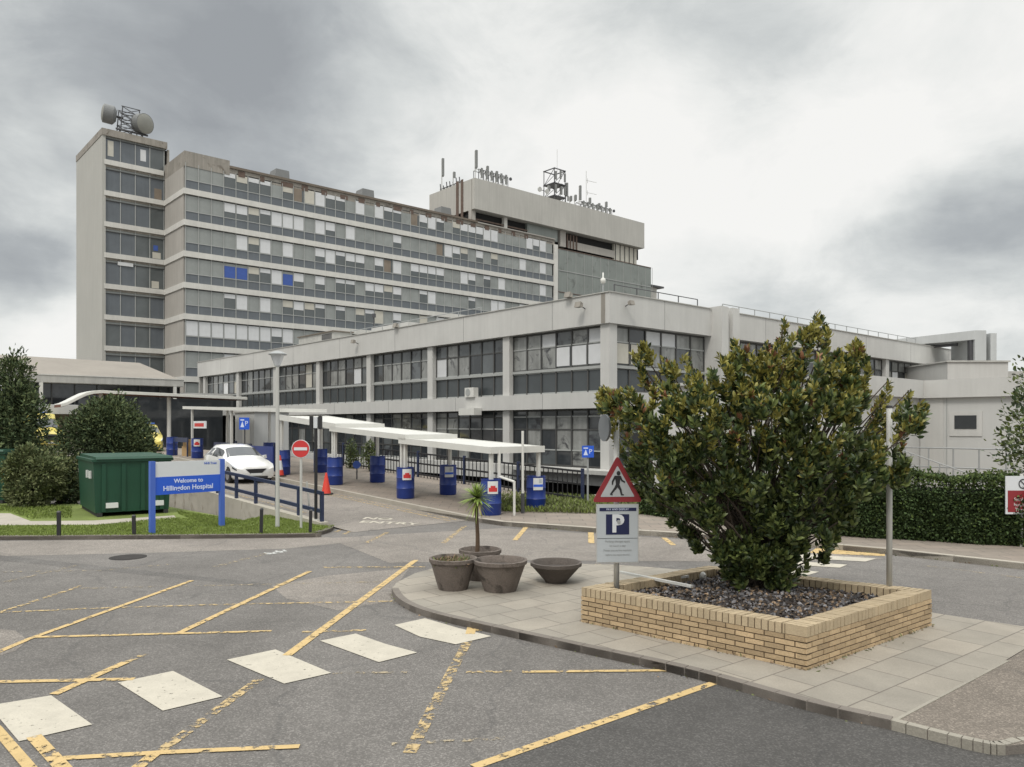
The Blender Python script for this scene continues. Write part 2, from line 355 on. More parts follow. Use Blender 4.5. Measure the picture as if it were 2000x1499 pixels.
def text(s, size, m, parent, name='lettering', p=(0, 0, 0), rot=(math.pi / 2, 0, 0), ext=.002, align='CENTER', sx=1., bold=0.):
    cu = bpy.data.curves.new(name, 'FONT'); cu.body = s; cu.size = size; cu.extrude = ext; cu.align_x = align; cu.align_y = 'CENTER'; cu.resolution_u = 3; cu.offset = bold
    t = bpy.data.objects.new('tmp', cu); COL.objects.link(t)
    dg = bpy.context.evaluated_depsgraph_get(); me = bpy.data.meshes.new_from_object(t.evaluated_get(dg)); COL.objects.unlink(t); bpy.data.objects.remove(t)
    me.materials.clear(); me.materials.append(MT[m]); me.name = name
    o = bpy.data.objects.new(name, me); COL.objects.link(o); o.location = p; o.rotation_euler = rot; o.scale = (sx, 1, 1)
    if parent is not None: o.parent = parent
    return o

def leaves(name, pts, dirs, size, aspect, mats, midx, parent=None, fold=.25, curl=.15):
    """one mesh of leaf blades: pts,dirs (N,3) numpy; size (N,)"""
    n = len(pts); d = dirs / (np.linalg.norm(dirs, axis=1)[:, None] + 1e-9)
    r = NR.normal(size=(n, 3)); s = np.cross(d, r); s /= (np.linalg.norm(s, axis=1)[:, None] + 1e-9); u = np.cross(s, d)
    L_ = size[:, None]; W = L_ * aspect
    base = pts; m1 = pts + d * L_ * .35; m2 = pts + d * L_ * .72; tip = pts + d * L_ - u * L_ * curl
    vs = np.stack([base, m1 + s * W * .5 + u * W * fold, m1 - s * W * .5 + u * W * fold, m2 + s * W * .42 + u * W * fold * .6 - u * L_ * curl * .3, m2 - s * W * .42 + u * W * fold * .6 - u * L_ * curl * .3, tip, m1, m2], axis=1).reshape(-1, 3)
    fpat = [(0, 1, 6), (0, 6, 2), (1, 3, 7, 6), (6, 7, 4, 2), (3, 5, 7), (7, 5, 4)]
    tri = [f for f in fpat]
    me = bpy.data.meshes.new(name)
    nl = sum(len(f) for f in tri); me.vertices.add(len(vs)); me.vertices.foreach_set('co', vs.ravel())
    me.loops.add(nl * n); me.polygons.add(len(tri) * n)
    pat = np.concatenate([np.array(f) for f in tri]); li = (np.arange(n)[:, None] * 8 + pat[None, :]).ravel()
    me.loops.foreach_set('vertex_index', li.astype(np.int32))
    cnt = np.tile(np.array([len(f) for f in tri]), n); st = np.concatenate([[0], np.cumsum(cnt)[:-1]])
    me.polygons.foreach_set('loop_start', st.astype(np.int32)); me.polygons.foreach_set('loop_total', cnt.astype(np.int32))
    for m in mats: me.materials.append(MT[m])
    me.polygons.foreach_set('material_index', np.repeat(midx, len(tri)).astype(np.int32))
    me.update(calc_edges=True); me.validate()
    o = bpy.data.objects.new(name, me); COL.objects.link(o)
    if parent is not None: o.parent = parent
    return o
def lathe_obj(): pass

# ================================================================== GROUND
hole = [L(-16.4, -4), L(60, -4), L(60, 70), L(-16.4, 70), L(-16.4, 8), G(330, 995), G(475, 1022), L(-16.4, -2.2)]
outer = [Vector((-1500, -800, 0)), Vector((1500, -800, 0)), Vector((1500, 2500, 0)), Vector((-1500, 2500, 0))]
tris = tessellate_polygon([[Vector((p.x, p.y, 0)) for p in outer], [Vector((p.x, p.y, 0)) for p in hole]])
allp = [(p.x, p.y, 0) for p in outer + hole]
mb = MB()
def upf(t):
    a, b, c = (Vector(allp[i]) for i in t); return t if (b - a).cross(c - a).z > 0 else t[::-1]
mb.add(allp, [upf(t) for t in tris], 'asphalt'); struct(mb.build('road'))
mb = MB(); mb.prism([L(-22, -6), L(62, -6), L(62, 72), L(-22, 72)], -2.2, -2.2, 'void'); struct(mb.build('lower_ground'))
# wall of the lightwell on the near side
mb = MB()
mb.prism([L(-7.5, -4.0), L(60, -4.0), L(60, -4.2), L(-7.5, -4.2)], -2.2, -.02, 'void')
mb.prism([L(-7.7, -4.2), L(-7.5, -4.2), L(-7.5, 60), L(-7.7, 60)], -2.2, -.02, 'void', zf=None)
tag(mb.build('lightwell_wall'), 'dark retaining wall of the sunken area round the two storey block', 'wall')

def sheet(name, poly, m, z):
    return struct(MB().prism([(p[0], p[1]) for p in poly], z, z, m).build(name))
# asphalt repairs and tones
sheet('road_resurfacing', [G(925, 1503), G(1418, 1328), G(1500, 1345), G(1740, 1408), G(1965, 1458), G(2100, 1455), Vector((9, 3, 0)), Vector((-.3, 3.0, 0)), G(905, 1520)], 'asphalt_dark', .0035)
sheet('road_repair', [G(530, 1145), G(640, 1125), G(800, 1110), G(770, 1150), G(790, 1170), G(660, 1193), G(560, 1170)], 'asphalt_light', .0022)
for k_, pl_ in enumerate([[(0, 1085), (520, 1140), (505, 1146), (-40, 1091)]]):
    sheet('road_trench', [G(*p) for p in pl_], 'asphalt_trench', .0016 + k_ * .0002)
sheet('road_repair', [G(-60, 1225), G(30, 1232), G(55, 1252), G(30, 1272), G(-60, 1300)], 'asphalt_light', .0026)
sheet('road_repair', [G(-400, 1062), G(640, 1050), G(700, 1058), G(560, 1072), G(300, 1080), G(-400, 1096)], 'asphalt_light', .0012)
sheet('road_repair', [G(640, 1052), G(980, 1032), G(1360, 1056), G(1730, 1092), G(1500, 1098), G(1000, 1095), G(760, 1100)], 'asphalt_light', .0030)

# pavement across the junction, ramp and its pavement
kp = [L(-13, -7.2), L(-13.0, -8.0), G(1000, 1029), G(1100, 1036), G(1180, 1042), G(1270, 1047), G(1365, 1053), G(1560, 1068), G(1739, 1084), G(2000, 1113), G(2300, 1145)]
back = [Vector((24, 14, 0)), L(40, -14), L(40, -4.21), L(-7.7, -4.21), L(-13, -4.21)]
struct(MB().prism([(p.x, p.y) for p in kp + back], 0, .10, 'kerb_dark', 'slabs_far').build('pavement'))
def strip(name, pts, wd, z0, z1, m, side=1, seg=.9):
    """kerb stones following a polyline"""
    mb = MB()
    for i in range(len(pts) - 1):
        p, q = Vector(pts[i]), Vector(pts[i + 1]); p.z = q.z = 0; d = q - p; n = max(1, round(d.length / seg))
        nn = Vector((-d.y, d.x, 0)).normalized() * wd * side
        for k in range(n):
            a = p + d * (k / n) + d.normalized() * .004; b = p + d * ((k + 1) / n) - d.normalized() * .004
            q4 = [a, b, b + nn, a + nn]
            if side < 0: q4 = [a + nn, b + nn, b, a]
            mb.hexa([(c.x, c.y, z0) for c in q4], [(c.x, c.y, z1) for c in q4], m)
    return struct(mb.build(name))
def smooth_poly(pts, n=4):
    out = []
    for i in range(len(pts) - 1):
        p0 = pts[max(i - 1, 0)]; p1 = pts[i]; p2 = pts[i + 1]; p3 = pts[min(i + 2, len(pts) - 1)]
        for k in range(n):
            t = k / n; out.append(.5 * ((2 * p1) + (p2 - p0) * t + (2 * p0 - 5 * p1 + 4 * p2 - p3) * t * t + (3 * p1 - p0 - 3 * p2 + p3) * t ** 3))
    return out + [pts[-1]]
strip('kerb', [p for p in kp], .13, 0.0, .112, 'kerb', 1)
rz = lambda p: ramp_z(loc((p[0], p[1], 0)).y)
BK0 = .85 / .037 - 6.6
def ramp_sheet(name, a0, a1, b0, z0, z1, m, mt=None):
    mb = MB()
    for p, q in ((b0, BK0), (BK0, 70)): mb.prism([L(a0, p), L(a1, p), L(a1, q), L(a0, q)], z0, z1, m, mt, zf=rz)
    return struct(mb.build(name))
ramp_sheet('ramp_road', -16.4, -13, -6.6, .006, .006, 'asphalt_light')
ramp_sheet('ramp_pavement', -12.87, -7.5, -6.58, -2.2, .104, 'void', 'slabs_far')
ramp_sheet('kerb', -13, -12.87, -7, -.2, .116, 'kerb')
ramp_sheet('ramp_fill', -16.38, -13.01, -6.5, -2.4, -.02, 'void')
struct(MB().prism([L(-60, BK0 - 3), L(-16.63, BK0 - 3), L(-16.63, 70), L(-60, 70)], -.5, .85, 'wall_old', 'asphalt_light').build('forecourt'))
# left concrete parapet of the ramp
def plane_wall(a0, a1, b0, b1, zt, zb, m, n=1):
    mb = MB()
    for i in range(n):
        p, q = b0 + (b1 - b0) * i / n, b0 + (b1 - b0) * (i + 1) / n
        mb.hexa([L(a0, p, zb(p)), L(a1, p, zb(p)), L(a1, q, zb(q)), L(a0, q, zb(q))], [L(a0, p, zt(p)), L(a1, p, zt(p)), L(a1, q, zt(q)), L(a0, q, zt(q))], m)
    return mb
o = plane_wall(-16.62, -16.4, -5.4, 45, lambda b: ramp_z(b) + .09 , lambda b: -.38 if b < 14 else -.2, 'wall_old', 12).build('retaining_wall')
tag(o, 'weathered concrete retaining wall along the left side of the ramp, behind the welcome sign', 'wall')

# lawn and its kerb
kl = smooth_poly([G(-700, 1056), G(-100, 1056), G(560, 1051), G(618, 1047), G(645, 1040), G(652, 1034)])
lawn_back = [L(-16.63, -5.4), L(-16.63, -2.4), G(475, 1022), G(330, 995), G(150, 990), G(-200, 985), G(-900, 985)]
struct(MB().prism([(p.x, p.y) for p in kl + lawn_back], 0, .075, 'kerb_dark', 'grass_dark').build('lawn'))
strip('kerb', kl, .12, 0, .09, 'kerb_dark', 1)
sheet('path', [G(-300, 1000, .08), G(20, 1003, .08), G(60, 1018, .08), G(180, 1017, .08), G(340, 1007, .08), G(345, 1013, .08), G(190, 1025, .08), G(30, 1026, .08), G(-300, 1024, .08)], 'kerb', .079)
# island
isl = [G(765, 1150, .08), G(775, 1166, .08), G(800, 1182, .08), G(850, 1199, .08), G(960, 1224, .08), G(1135, 1262, .08), G(1300, 1297, .08), G(1400, 1322, .08), G(1575, 1371, .08), G(1740, 1408, .08)]
isl_r = [G(1850, 1436, .08), G(1920, 1452, .08), G(1965, 1456, .08), G(2060, 1447, .08)]
isl_t = [G(2200, 1250, .08), G(2000, 1224, .08), G(1840, 1200, .08), G(1650, 1165, .08), G(1400, 1118, .08), G(1200, 1103, .08), G(1000, 1099, .08), G(880, 1101, .08), G(810, 1120, .08), G(775, 1138, .08)]
isl_s = smooth_poly(isl, 3)
AX = G(1575, 1310); BX = G(1135, 1215); CXX = G(1820, 1222)
ang = math.atan2((CXX - AX).y, (CXX - AX).x)
def local_build(mb, name, ang, origin):
    o = mb.build(name); me = o.data; Rm = Matrix.Rotation(-ang, 4, 'Z') @ Matrix.Translation(-Vector(origin)); me.transform(Rm)
    o.rotation_euler = (0, 0, ang); o.location = origin; return o
mb = MB().prism([(p.x, p.y) for p in isl_s + [G(1740, 1408, .08), G(1960, 1292, .08), G(2200, 1150, .08)] + [G(2000, 1224, .08), G(1840, 1200, .08), G(1650, 1165, .08), G(1400, 1118, .08), G(1200, 1103, .08), G(1000, 1099, .08), G(880, 1101, .08), G(810, 1120, .08), G(775, 1138, .08)]], 0, .08, 'kerb_dark', 'slabs')
struct(local_build(mb, 'island_pavement', ang, AX))
mb = MB().prism([(p.x, p.y) for p in [G(1745, 1408, .08)] + isl_r + [Vector((6, 5.7, 0)), Vector((9.5, 6.3, 0)), Vector((12, 10, 0)), G(2200, 1150, .08), G(1962, 1292, .08)]], 0, .076, 'kerb_dark', 'asphalt_island')
struct(mb.build('island_surface'))
strip('kerb', isl_s, .10, 0, .086, 'kerb_dark', 1, .6)
strip('kerb', smooth_poly([G(1740, 1408, .08)] + isl_r + [Vector((6, 5.72, 0))], 3), .07, 0, .084, 'kerb_mid', 1, 3)
strip('kerb', [G(1965, 1290, .08), G(1745, 1406, .08)], .03, 0, .083, 'kerb_mid', 1)

# ------------------------------------------------------------------ road markings
def mark(poly, m, name='road_marking', z=.0052): return sheet(name, poly, m, z)
def line(pts, wd, m, z=.0056):
    wd *= .82
    for i in range(len(pts) - 1):
        p, q = G(*pts[i]), G(*pts[i + 1]); d = (q - p).normalized(); n = Vector((-d.y, d.x, 0)) * wd / 2
        mark([p - n, q - n, q + n, p + n], m, 'yellow_line', z + .0012 * R.random())
for st in [[(-22, 1380), (100, 1360), (180, 1417), (37, 1450)], [(230, 1335), (338, 1312), (435, 1362), (318, 1390)], [(443, 1290), (538, 1270), (647, 1316), (555, 1337)],
           [(625, 1253), (695, 1239), (752, 1259), (815, 1276), (740, 1295)], [(770, 1222), (830, 1209), (895, 1228), (960, 1244), (890, 1260), (820, 1245)]]:
    mark([G(*p) for p in st], 'white_paint', 'zebra_stripe', .0075)
for st in [[(1560, 1083), (1712, 1092), (1690, 1098), (1548, 1090)], [(1540, 1096), (1655, 1104), (1640, 1110), (1525, 1103)], [(1520, 1110), (1600, 1118), (1580, 1124), (1500, 1117)]]:
    mark([G(*p) for p in st], 'white_paint', 'zebra_stripe', .0075)
mark([G(1600, 1067), G(1730, 1075), G(1728, 1087), G(1580, 1081)], 'yellow_paint')
Yp, Yw, Yf = 'yellow_paint', 'yellow_worn', 'yellow_faint'
for pts, wd, m in [([(-120, 1325), (55, 1250), (375, 1135)], .10, Yp), ([(345, 1240), (605, 1117)], .11, Yp), ([(560, 1282), (812, 1095)], .13, Yp), ([(510, 1325), (300, 1478)], .12, Yw), ([(305, 1472), (270, 1500), (230, 1530)], .12, Yp),
                   ([(105, 1358), (245, 1295)], .12, Yp), ([(245, 1295), (285, 1278)], .1, Yw), ([(-80, 1335), (262, 1328)], .10, Yp), ([(60, 1246), (530, 1234)], .09, Yp), ([(590, 1235), (715, 1232)], .09, Yw),
                   ([(-100, 1202), (160, 1190), (420, 1182), (775, 1175)], .09, Yw), ([(160, 1150), (780, 1136)], .1, Yf), ([(630, 1109), (830, 1108)], .12, Yw), ([(-100, 1230), (0, 1197), (160, 1145)], .10, Yw), ([(-80, 1165), (0, 1140), (150, 1105)], .12, Yf),
                   ([(105, 1484), (310, 1472), (585, 1460)], .09, Yp), ([(928, 1214), (912, 1256), (878, 1320), (800, 1472)], .13, Yw), ([(925, 1215), (918, 1240)], .14, Yp), ([(930, 1232), (990, 1230)], .09, Yp),
                   ([(650, 1316), (795, 1314)], .07, Yf), ([(910, 1314), (1000, 1313)], .08, Yw), ([(1020, 1314), (1312, 1311)], .08, Yp), ([(925, 1500), (1416, 1328)], .11, Yp), ([(765, 1455), (990, 1443)], .07, Yf),
                   ([(-25, 1405), (0, 1433), (66, 1510)], .10, Yp), ([(66, 1440), (140, 1520)], .13, Yp), ([(105, 1488), (125, 1500)], .1, Yp),
                   ([(865, 1062), (908, 1028)], .13, Yw), ([(1006, 1056), (1028, 1030)], .14, Yp), ([(1155, 1062), (1154, 1041)], .16, Yp), ([(1296, 1051), (1316, 1066)], .14, Yp), ([(715, 1061), (758, 1040)], .12, Yw),
                   ([(0, 1118), (200, 1115), (330, 1103)], .1, Yf), ([(1160, 1117), (1168, 1103)], .13, Yp), ([(655, 1040), (670, 1034)], .12, Yw), ([(672, 1044), (690, 1036)], .12, Yw),
                   ([(1800, 1105), (2000, 1130)], .08, Yf), ([(420, 1108), (520, 1082)], .14, Yf)]:
    line(pts, wd, m, .0085 if m == Yp else .0058)
line([(1430, 1060), (1560, 1072)], .1, Yf); mark([G(515, 1080), G(555, 1074), G(562, 1078), G(520, 1085)], 'white_worn')
def mark_r(ab, m):
    struct(MB().prism([(p.x, p.y) for p in ab], .012, .012, m, zf=rz).build('yellow_line'))
for (a0, b0, a1, b1, wd) in [(-13.45, -6.4, -13.45, 9, .10), (-13.2, -6.4, -13.2, 9, .08), (-15.9, -3.2, -15.9, 10, .08)]:
    mark_r([L(a0 - wd / 2, b0), L(a0 + wd / 2, b0), L(a1 + wd / 2, b1), L(a1 - wd / 2, b1)], 'yellow_worn')
line([(760, 1011), (880, 1001)], .09, Yf)
for s, (px, py), sz in (('NO', (738, 1013), .40), ('ENTRY', (760, 1022), .40)):
    q = G(px, py, .05); zr = max(.01, rz(q) + .012); q = G(px, py, zr); t = text(s, sz, 'white_paint', None, 'road_lettering', (q.x, q.y, max(.01, rz(q) + .012)), (math.radians(1.6), math.radians(1.4), math.radians(-8)), .001, sx=1.25, bold=.010); t.scale = (1.25, 1.1, 1); struct(t)
# grass blades
def grass_field(name, poly, n, hgt, z, m, label):
    pts = [Vector((p[0], p[1], 0)) for p in poly]; tr = tessellate_polygon([pts]); ar = []
    for t in tr:
        a, b, c = (pts[i] for i in t); ar.append((b - a).cross(c - a).length)
    ar = np.array(ar); k = NR.choice(len(tr), n, p=ar / ar.sum()); u = NR.random((n, 2)); fl = u.sum(1) > 1; u[fl] = 1 - u[fl]
    A = np.array([[*pts[t[0]]] for t in tr]); B = np.array([[*pts[t[1]]] for t in tr]); Cc = np.array([[*pts[t[2]]] for t in tr])
    q = A[k] + (B - A)[k] * u[:, :1] + (Cc - A)[k] * u[:, 1:]; q[:, 2] = z
    d = NR.normal(size=(n, 3)) * .5; d[:, 2] = 1
    o = leaves(name, q, d, hgt * (.6 + .8 * NR.random(n)), .22, m, NR.integers(0, len(m), n))
    return tag(o, label, 'grass', kind='stuff')
grass_field('grass', [p for p in kl[3:]] + [L(-16.7, -5.4), L(-16.7, -2.5), G(475, 1023), G(330, 1012, .08), G(190, 1026, .08), G(30, 1027, .08), G(-200, 1025, .08)], 34000, .045, .07, ['grass', 'grass_dark', 'grass'], 'short green lawn inside the kerb behind the small black posts')
mh = MB().tube((0, 0, 0), (0, 0, .004), .33, 'iron', 28).tube((0, 0, .004), (0, 0, .006), .28, 'iron', 28).build('manhole_cover'); mh.location = G(250, 1089, 0) + Vector((0, 0, .003)); tag(mh, 'round iron manhole cover in the road before the lawn', 'manhole cover')
grass_field('grass', [G(352, 1006, .08), G(345, 998, .08), G(474, 1023), G(420, 1030, .08)], 5000, .045, .07, ['grass', 'grass_dark'], 'corner of lawn between the container and the ramp wall')
grass_field('grass', [G(958, 1000, .1), G(1250, 1006, .1), G(1250, 978, .1), G(985, 968, .1)], 9000, .16, .1, ['grass_dark', 'bush_olive'], 'rough strip of grass and weeds in front of the dark gap under the white block')
grass_field('grass', [G(-200, 1000, .08), G(15, 1000, .08), G(60, 1014, .08), G(140, 1012, .08), G(140, 990, .08), G(-200, 986, .08)], 5000, .07, .07, ['grass', 'grass_dark'], 'patch of lawn behind the pale path beside the green waste container')

# ================================================================== TWO STOREY BLOCK
bl = empty('office_block', C0, TH, 'long two storey white concrete block with large gridded windows and a flat parapet roof', 'building')
LB, LA = 50.0, 43.5
def part(mb, name, root, **k):
    o = mb.build(name, root, **k); return o
part(MB().box(-.15, -.15, 6.98, .35, LB + .15, 8.32, 'concrete').box(.35, -.15, 6.98, LA, .35, 8.32, 'concrete'), 'parapet', bl)
part(MB().box(.35, .35, 7.6, LA, LB, 7.9, 'concrete_grey').box(.35, .35, 6.98, LA, LB, 7.0, 'concrete_grey'), 'roof', bl)
part(MB().box(-.22, -.22, 3.28, .6, LB + .15, 4.0, 'concrete').box(.6, -.22, 3.28, LA, .6, 4.0, 'concrete'), 'floor_slab', bl)
part(MB().box(-.30, -.30, -.14, .9, LB + .15, .575, 'concrete').box(.9, -.30, -.14, LA, .9, .575, 'concrete').box(-1.0, -1.0, .40, -.3, 6, .575, 'concrete_grey'), 'floor_slab', bl)
part(MB().box(2.0, 2.0, -2.2, LA, LB, -.14, 'void').box(1.2, 1.2, .575, LA, LB, 6.98, 'void').box(LA, 0, -2, LA + .3, LB, 6.98, 'concrete_grey').box(0, LB, -2, LA, LB + .2, 6.98, 'concrete_grey'), 'wall', bl)
cols_b = [0, 6.9, 13.5, 20.2, 27.0, 34.0, 41.2, 48.9]; cols_a = [7.3, 14.2, 21.2, 28.1, 35.0, 42.2]
def column(a, b, z0, z1, wa, wb): part(MB().box(a, b, z0, a + wa, b + wb, z1, 'concrete'), 'column', bl)
for z0, z1 in ((.575, 3.28), (4.0, 6.98)):
    column(-.02, -.02, z0, z1, .52, .52)
    for b in cols_b[1:]: column(0, b - .25, z0, z1, .45, .5)
    for a in cols_a[1:]: column(a - .25, 0, z0, z1, .5, .45)
part(MB().box(7.45, -.75, -.14, 8.05, .3, 8.42, 'concrete').box(8.42, -.75, -.14, 9.02, .3, 8.42, 'concrete').box(8.052, -.45, -.14, 8.418, .3, 8.30, 'concrete_grey'), 'pier', bl)
GL = ['glass_mid', 'glass_dark', 'glass_curtain', 'glass_curtain', 'glass_mid', 'glass_curtain']
def bay(axis, s0, s1, z0, z1, lower, npan, rec=.30):
    """glazing for one bay: frame part with its panes as a child"""
    def bx(mb, p0, p1, q0, q1, d0, d1, m):
        if axis == 'b': mb.box(d0, p0, q0, d1, p1, q1, m)
        else: mb.box(p0, d0, q0, p1, d1, q1, m)
    fr = MB(); pn = MB(); wd = (s1 - s0) / npan
    if lower: trs = [z0 + .06, z0 + .78, z0 + 1.75, z1 - .35]
    else: trs = [z0 + .06, z0 + 1.05, z0 + 1.22, z1 - .72]
    for i in range(npan + 1): bx(fr, s0 + i * wd - .04, s0 + i * wd + .04, z0, z1, rec - .05, rec + .06, 'mullion_dark')
    for z in trs: bx(fr, s0, s1, z - .03, z + .03, rec - .035, rec + .05, 'mullion' if R.random() < .5 else 'mullion_dark')
    if not lower: bx(fr, s0, s1, z0 + 1.07, z0 + 1.20, rec - .10, rec + .03, 'mullion')
    bx(fr, s0, s1, z1 - .09, z1, rec - .04, rec + .055, 'mullion_dark')
    for i in range(npan):
        a, b = s0 + i * wd + .02, s0 + (i + 1) * wd - .02; e = z0
        for j, t in enumerate(trs + [z1]):
            if t - e > .2:
                if j == 1 and not lower: m = 'spandrel_dark'
                elif lower: m = R.choice(['glass_dark', 'glass_dark', 'glass_mid', 'glass_curtain', 'spandrel_dark'])
                else:
                    m = R.choice(GL)
                    if R.random() < .14: m = 'blind_cream' if R.random() < .5 else 'blind'
                bx(pn, a, b, e, t, rec, rec + .03, m)
            e = t
    f = part(fr, 'window', bl); part(pn, 'pane', f)
    return f
for i in range(7):
    for lo, z0, z1 in ((0, 4.0, 6.98), (1, .575, 3.28)):
        bay('b', cols_b[i] + (.5 if i == 0 else .25), cols_b[i + 1] - .25, z0, z1, lo, 6 if i else 6)
av = [(.5, 7.45), (9.02, 13.95), (14.45, 20.95), (21.45, 27.85), (28.35, 34.75), (35.25, 41.95)]
for a0, a1 in av:
    for lo, z0, z1 in ((0, 4.0, 6.98), (1, .575, 3.28)): bay('a', a0, a1, z0, z1, lo, 6)
# the three big pale blinds in the corner bay
for i in (0, 1, 2): part(MB().box(.262, .56 + i * 1.06, 5.30, .266, .56 + i * 1.06 + .95, 6.18, 'blind'), 'blind', bl)
part(MB().box(.70, .262, 5.3, 1.60, .266, 6.2, 'blind_cream'), 'blind', bl); part(MB().box(1.78, .262, 5.3, 2.68, .266, 6.2, 'blind_cream'), 'blind', bl)
mb = MB()
for b in (3.4, 10.2, 16.9, 23.6, 30.5, 37.6, 44.5):
    mb.box(-.153, b, 6.985, -.1, b + .018, 8.315, 'mullion_dark'); mb.box(-.223, b + .6, 3.285, -.2, b + .615, 3.995, 'mullion_dark')
for a in (3.7, 12.5, 17.8, 24.6, 31.5, 38.4): mb.box(a, -.153, 6.985, a + .018, -.1, 8.315, 'mullion_dark')
part(mb, 'panel_joints', bl)
mb = MB().box(-.2, -.2, 8.32, .40, LB + .2, 8.36, 'concrete_grey').box(.40, -.2, 8.32, 7.4, .40, 8.36, 'concrete_grey').box(9.1, -.2, 8.32, LA, .40, 8.36, 'concrete_grey')
part(mb, 'coping', bl)
# brown stain pipes at the corner
part(MB().box(-.16, .10, 7.0, -.152, .34, 8.3, 'concrete_stained'), 'stain', bl)
# rooftop: low upstand, plant, rails
up = empty('roof_upstand', L(3.2, 4, 7.9), TH, 'long low pale roof upstand behind the left parapet of the two storey block', 'roof structure')
MB().box(0, 0, 0, 9, 19, 1.0, 'concrete_grey').build('wall', up); MB().box(-.1, -.1, 1.0, 9.1, 19.1, 1.08, 'copper_edge').build('coping', up)
def railing(name, p, q, hgt, n, m, label, cat='railing', r=.025, rails=(1.0, .5), group=None, post_m=None):
    p = Vector(p); q = Vector(q); rt = empty(name, p, 0, label, cat, group); d = q - p
    for i in range(n + 1):
        c = d * (i / n); MB().tube(c, c + Vector((0, 0, hgt)), r, post_m or m, 6).build('post', rt)
    for k in rails: MB().tube(Vector((0, 0, hgt * k)), d + Vector((0, 0, hgt * k)), r * .9, m, 6).build('rail', rt)
    return rt
railing('roof_railing', L(.9, 10, 7.9), L(.9, 24, 7.9), 1.0, 7, 'grey_metal', 'grey rail on the left parapet of the two storey block, before the tower')
railing('roof_railing', L(.9, .5, 8.1), L(7.2, .5, 8.1), .75, 4, 'dark_metal', 'dark thin rail on the roof corner left of the white double pier')
railing('roof_railing', L(9.4, .5, 8.1), L(34, .5, 8.1), .75, 16, 'grey_metal', 'long grey roof rail above the right wing of the two storey block')
ph = empty('plant_unit', L(1.5, 27.5, 7.9), TH, 'grey slatted plant unit on the roof above the lamp post', 'plant unit')
MB().box(0, 0, 0, 1.5, 5.5, 1.35, 'concrete_grey').build('casing', ph)
mb = MB()
for i in range(9): mb.box(-.03, .3 + i * .17, .1, -.004, .38 + i * .17, 1.25, 'dark_metal')
mb.build('louvre', ph); MB().box(-.1, -.1, 1.35, 1.6, 5.6, 1.42, 'copper_edge').build('lid', ph)
lp = empty('roof_housing', L(2.2, 19, 7.9), TH, 'small pale roof housing with curved pipe right of the slatted plant unit', 'roof structure')
MB().box(0, 0, 0, 2.5, 4.5, 1.25, 'concrete').build('housing', lp); MB().tube((.5, 5, 0), (.5, 5, 2.1), .04, 'dark_metal').tube((.5, 5, 2.1), (.5, 5.0, 2.35), .14, 'dark_metal').build('pipe', lp)
def floodlight(p, label, sc_=1., rz_=0.):
    rt = empty('floodlight', p, rz_, label, 'floodlight', 'floodlights on the two storey block')
    MB().tube((0, 0, 0), (0, -.28 * sc_, .1 * sc_), .025, 'dark_metal').build('bracket', rt)
    MB().hexa([(-.16 * sc_, -.48 * sc_, .02), (.16 * sc_, -.48 * sc_, .02), (.13 * sc_, -.25 * sc_, .02), (-.13 * sc_, -.25 * sc_, .02)], [(-.16 * sc_, -.42 * sc_, .24 * sc_), (.16 * sc_, -.42 * sc_, .24 * sc_), (.1 * sc_, -.22 * sc_, .18 * sc_), (-.1 * sc_, -.22 * sc_, .18 * sc_)], 'concrete_stained').build('lamp_housing', rt)
    return rt
floodlight(L(-.16, 1.3, 7.75), 'rusty floodlight on the left face of the corner parapet', 1.1, TH - math.pi / 2)
floodlight(L(.9, -.16, 7.8), 'rusty floodlight on the right face of the corner parapet', .9, TH)
floodlight(L(-.16, 21.2, 7.75), 'small brown floodlight alone in the middle of the left parapet', 1.0, TH - math.pi / 2)
floodlight(L(.1, 2.2, 8.33), 'black floodlight standing on top of the parapet near the corner', 1.1, TH - math.pi / 2)
floodlight(L(.1, 16.6, 8.33), 'dark floodlight on the parapet top where the long upstand begins', 1.1, TH - math.pi / 2)
cm = empty('camera_mast', L(.6, .9, 7.9), 0, 'small white dome camera on a short mast above the roof corner', 'security camera')
MB().tube((0, 0, 0), (0, 0, 1.1), .035, 'grey_metal').build('mast', cm); MB().lathe([(0, 1.52), (.035, 1.5), (.035, 1.27), (.11, 1.23), (.12, 1.12), (.09, 1.03), (0, 1.0)], 'white_metal', 12).build('dome', cm, True)
def aircon(p, label, s=(.75, .3, .55), rz_=TH - math.pi / 2):
    rt = empty('air_conditioner', p, rz_, label, 'air conditioner', 'air conditioning boxes on the first floor slab')
    MB().box(-s[0] / 2, -s[1], 0, s[0] / 2, 0, s[2], 'white_metal').build('casing', rt)
    if s[2] > .4: MB().tube((-.1, -s[1] - .012, s[2] / 2), (-.1, -s[1] - .002, s[2] / 2), .2, 'mullion', 14).build('fan_grille', rt)
aircon(L(-.02, on_a(926, 0), 4.005), 'white fan unit standing on the first floor slab', (.75, .32, .5))
aircon(L(-.23, on_a(932, 0), 3.05), 'wide plain white box fixed under the first floor slab edge', (1.3, .5, .36))
yn = MB().box(-.03, -.3, 0, 0, .3, 1.1, 'notice_yellow').build('yellow_notice'); yn.location = L(-.05, on_a(527, -.05), 1.6); yn.rotation_euler = (0, 0, TH)
tag(yn, 'tall plain yellow notice on the lower wall behind the lamp post', 'notice')

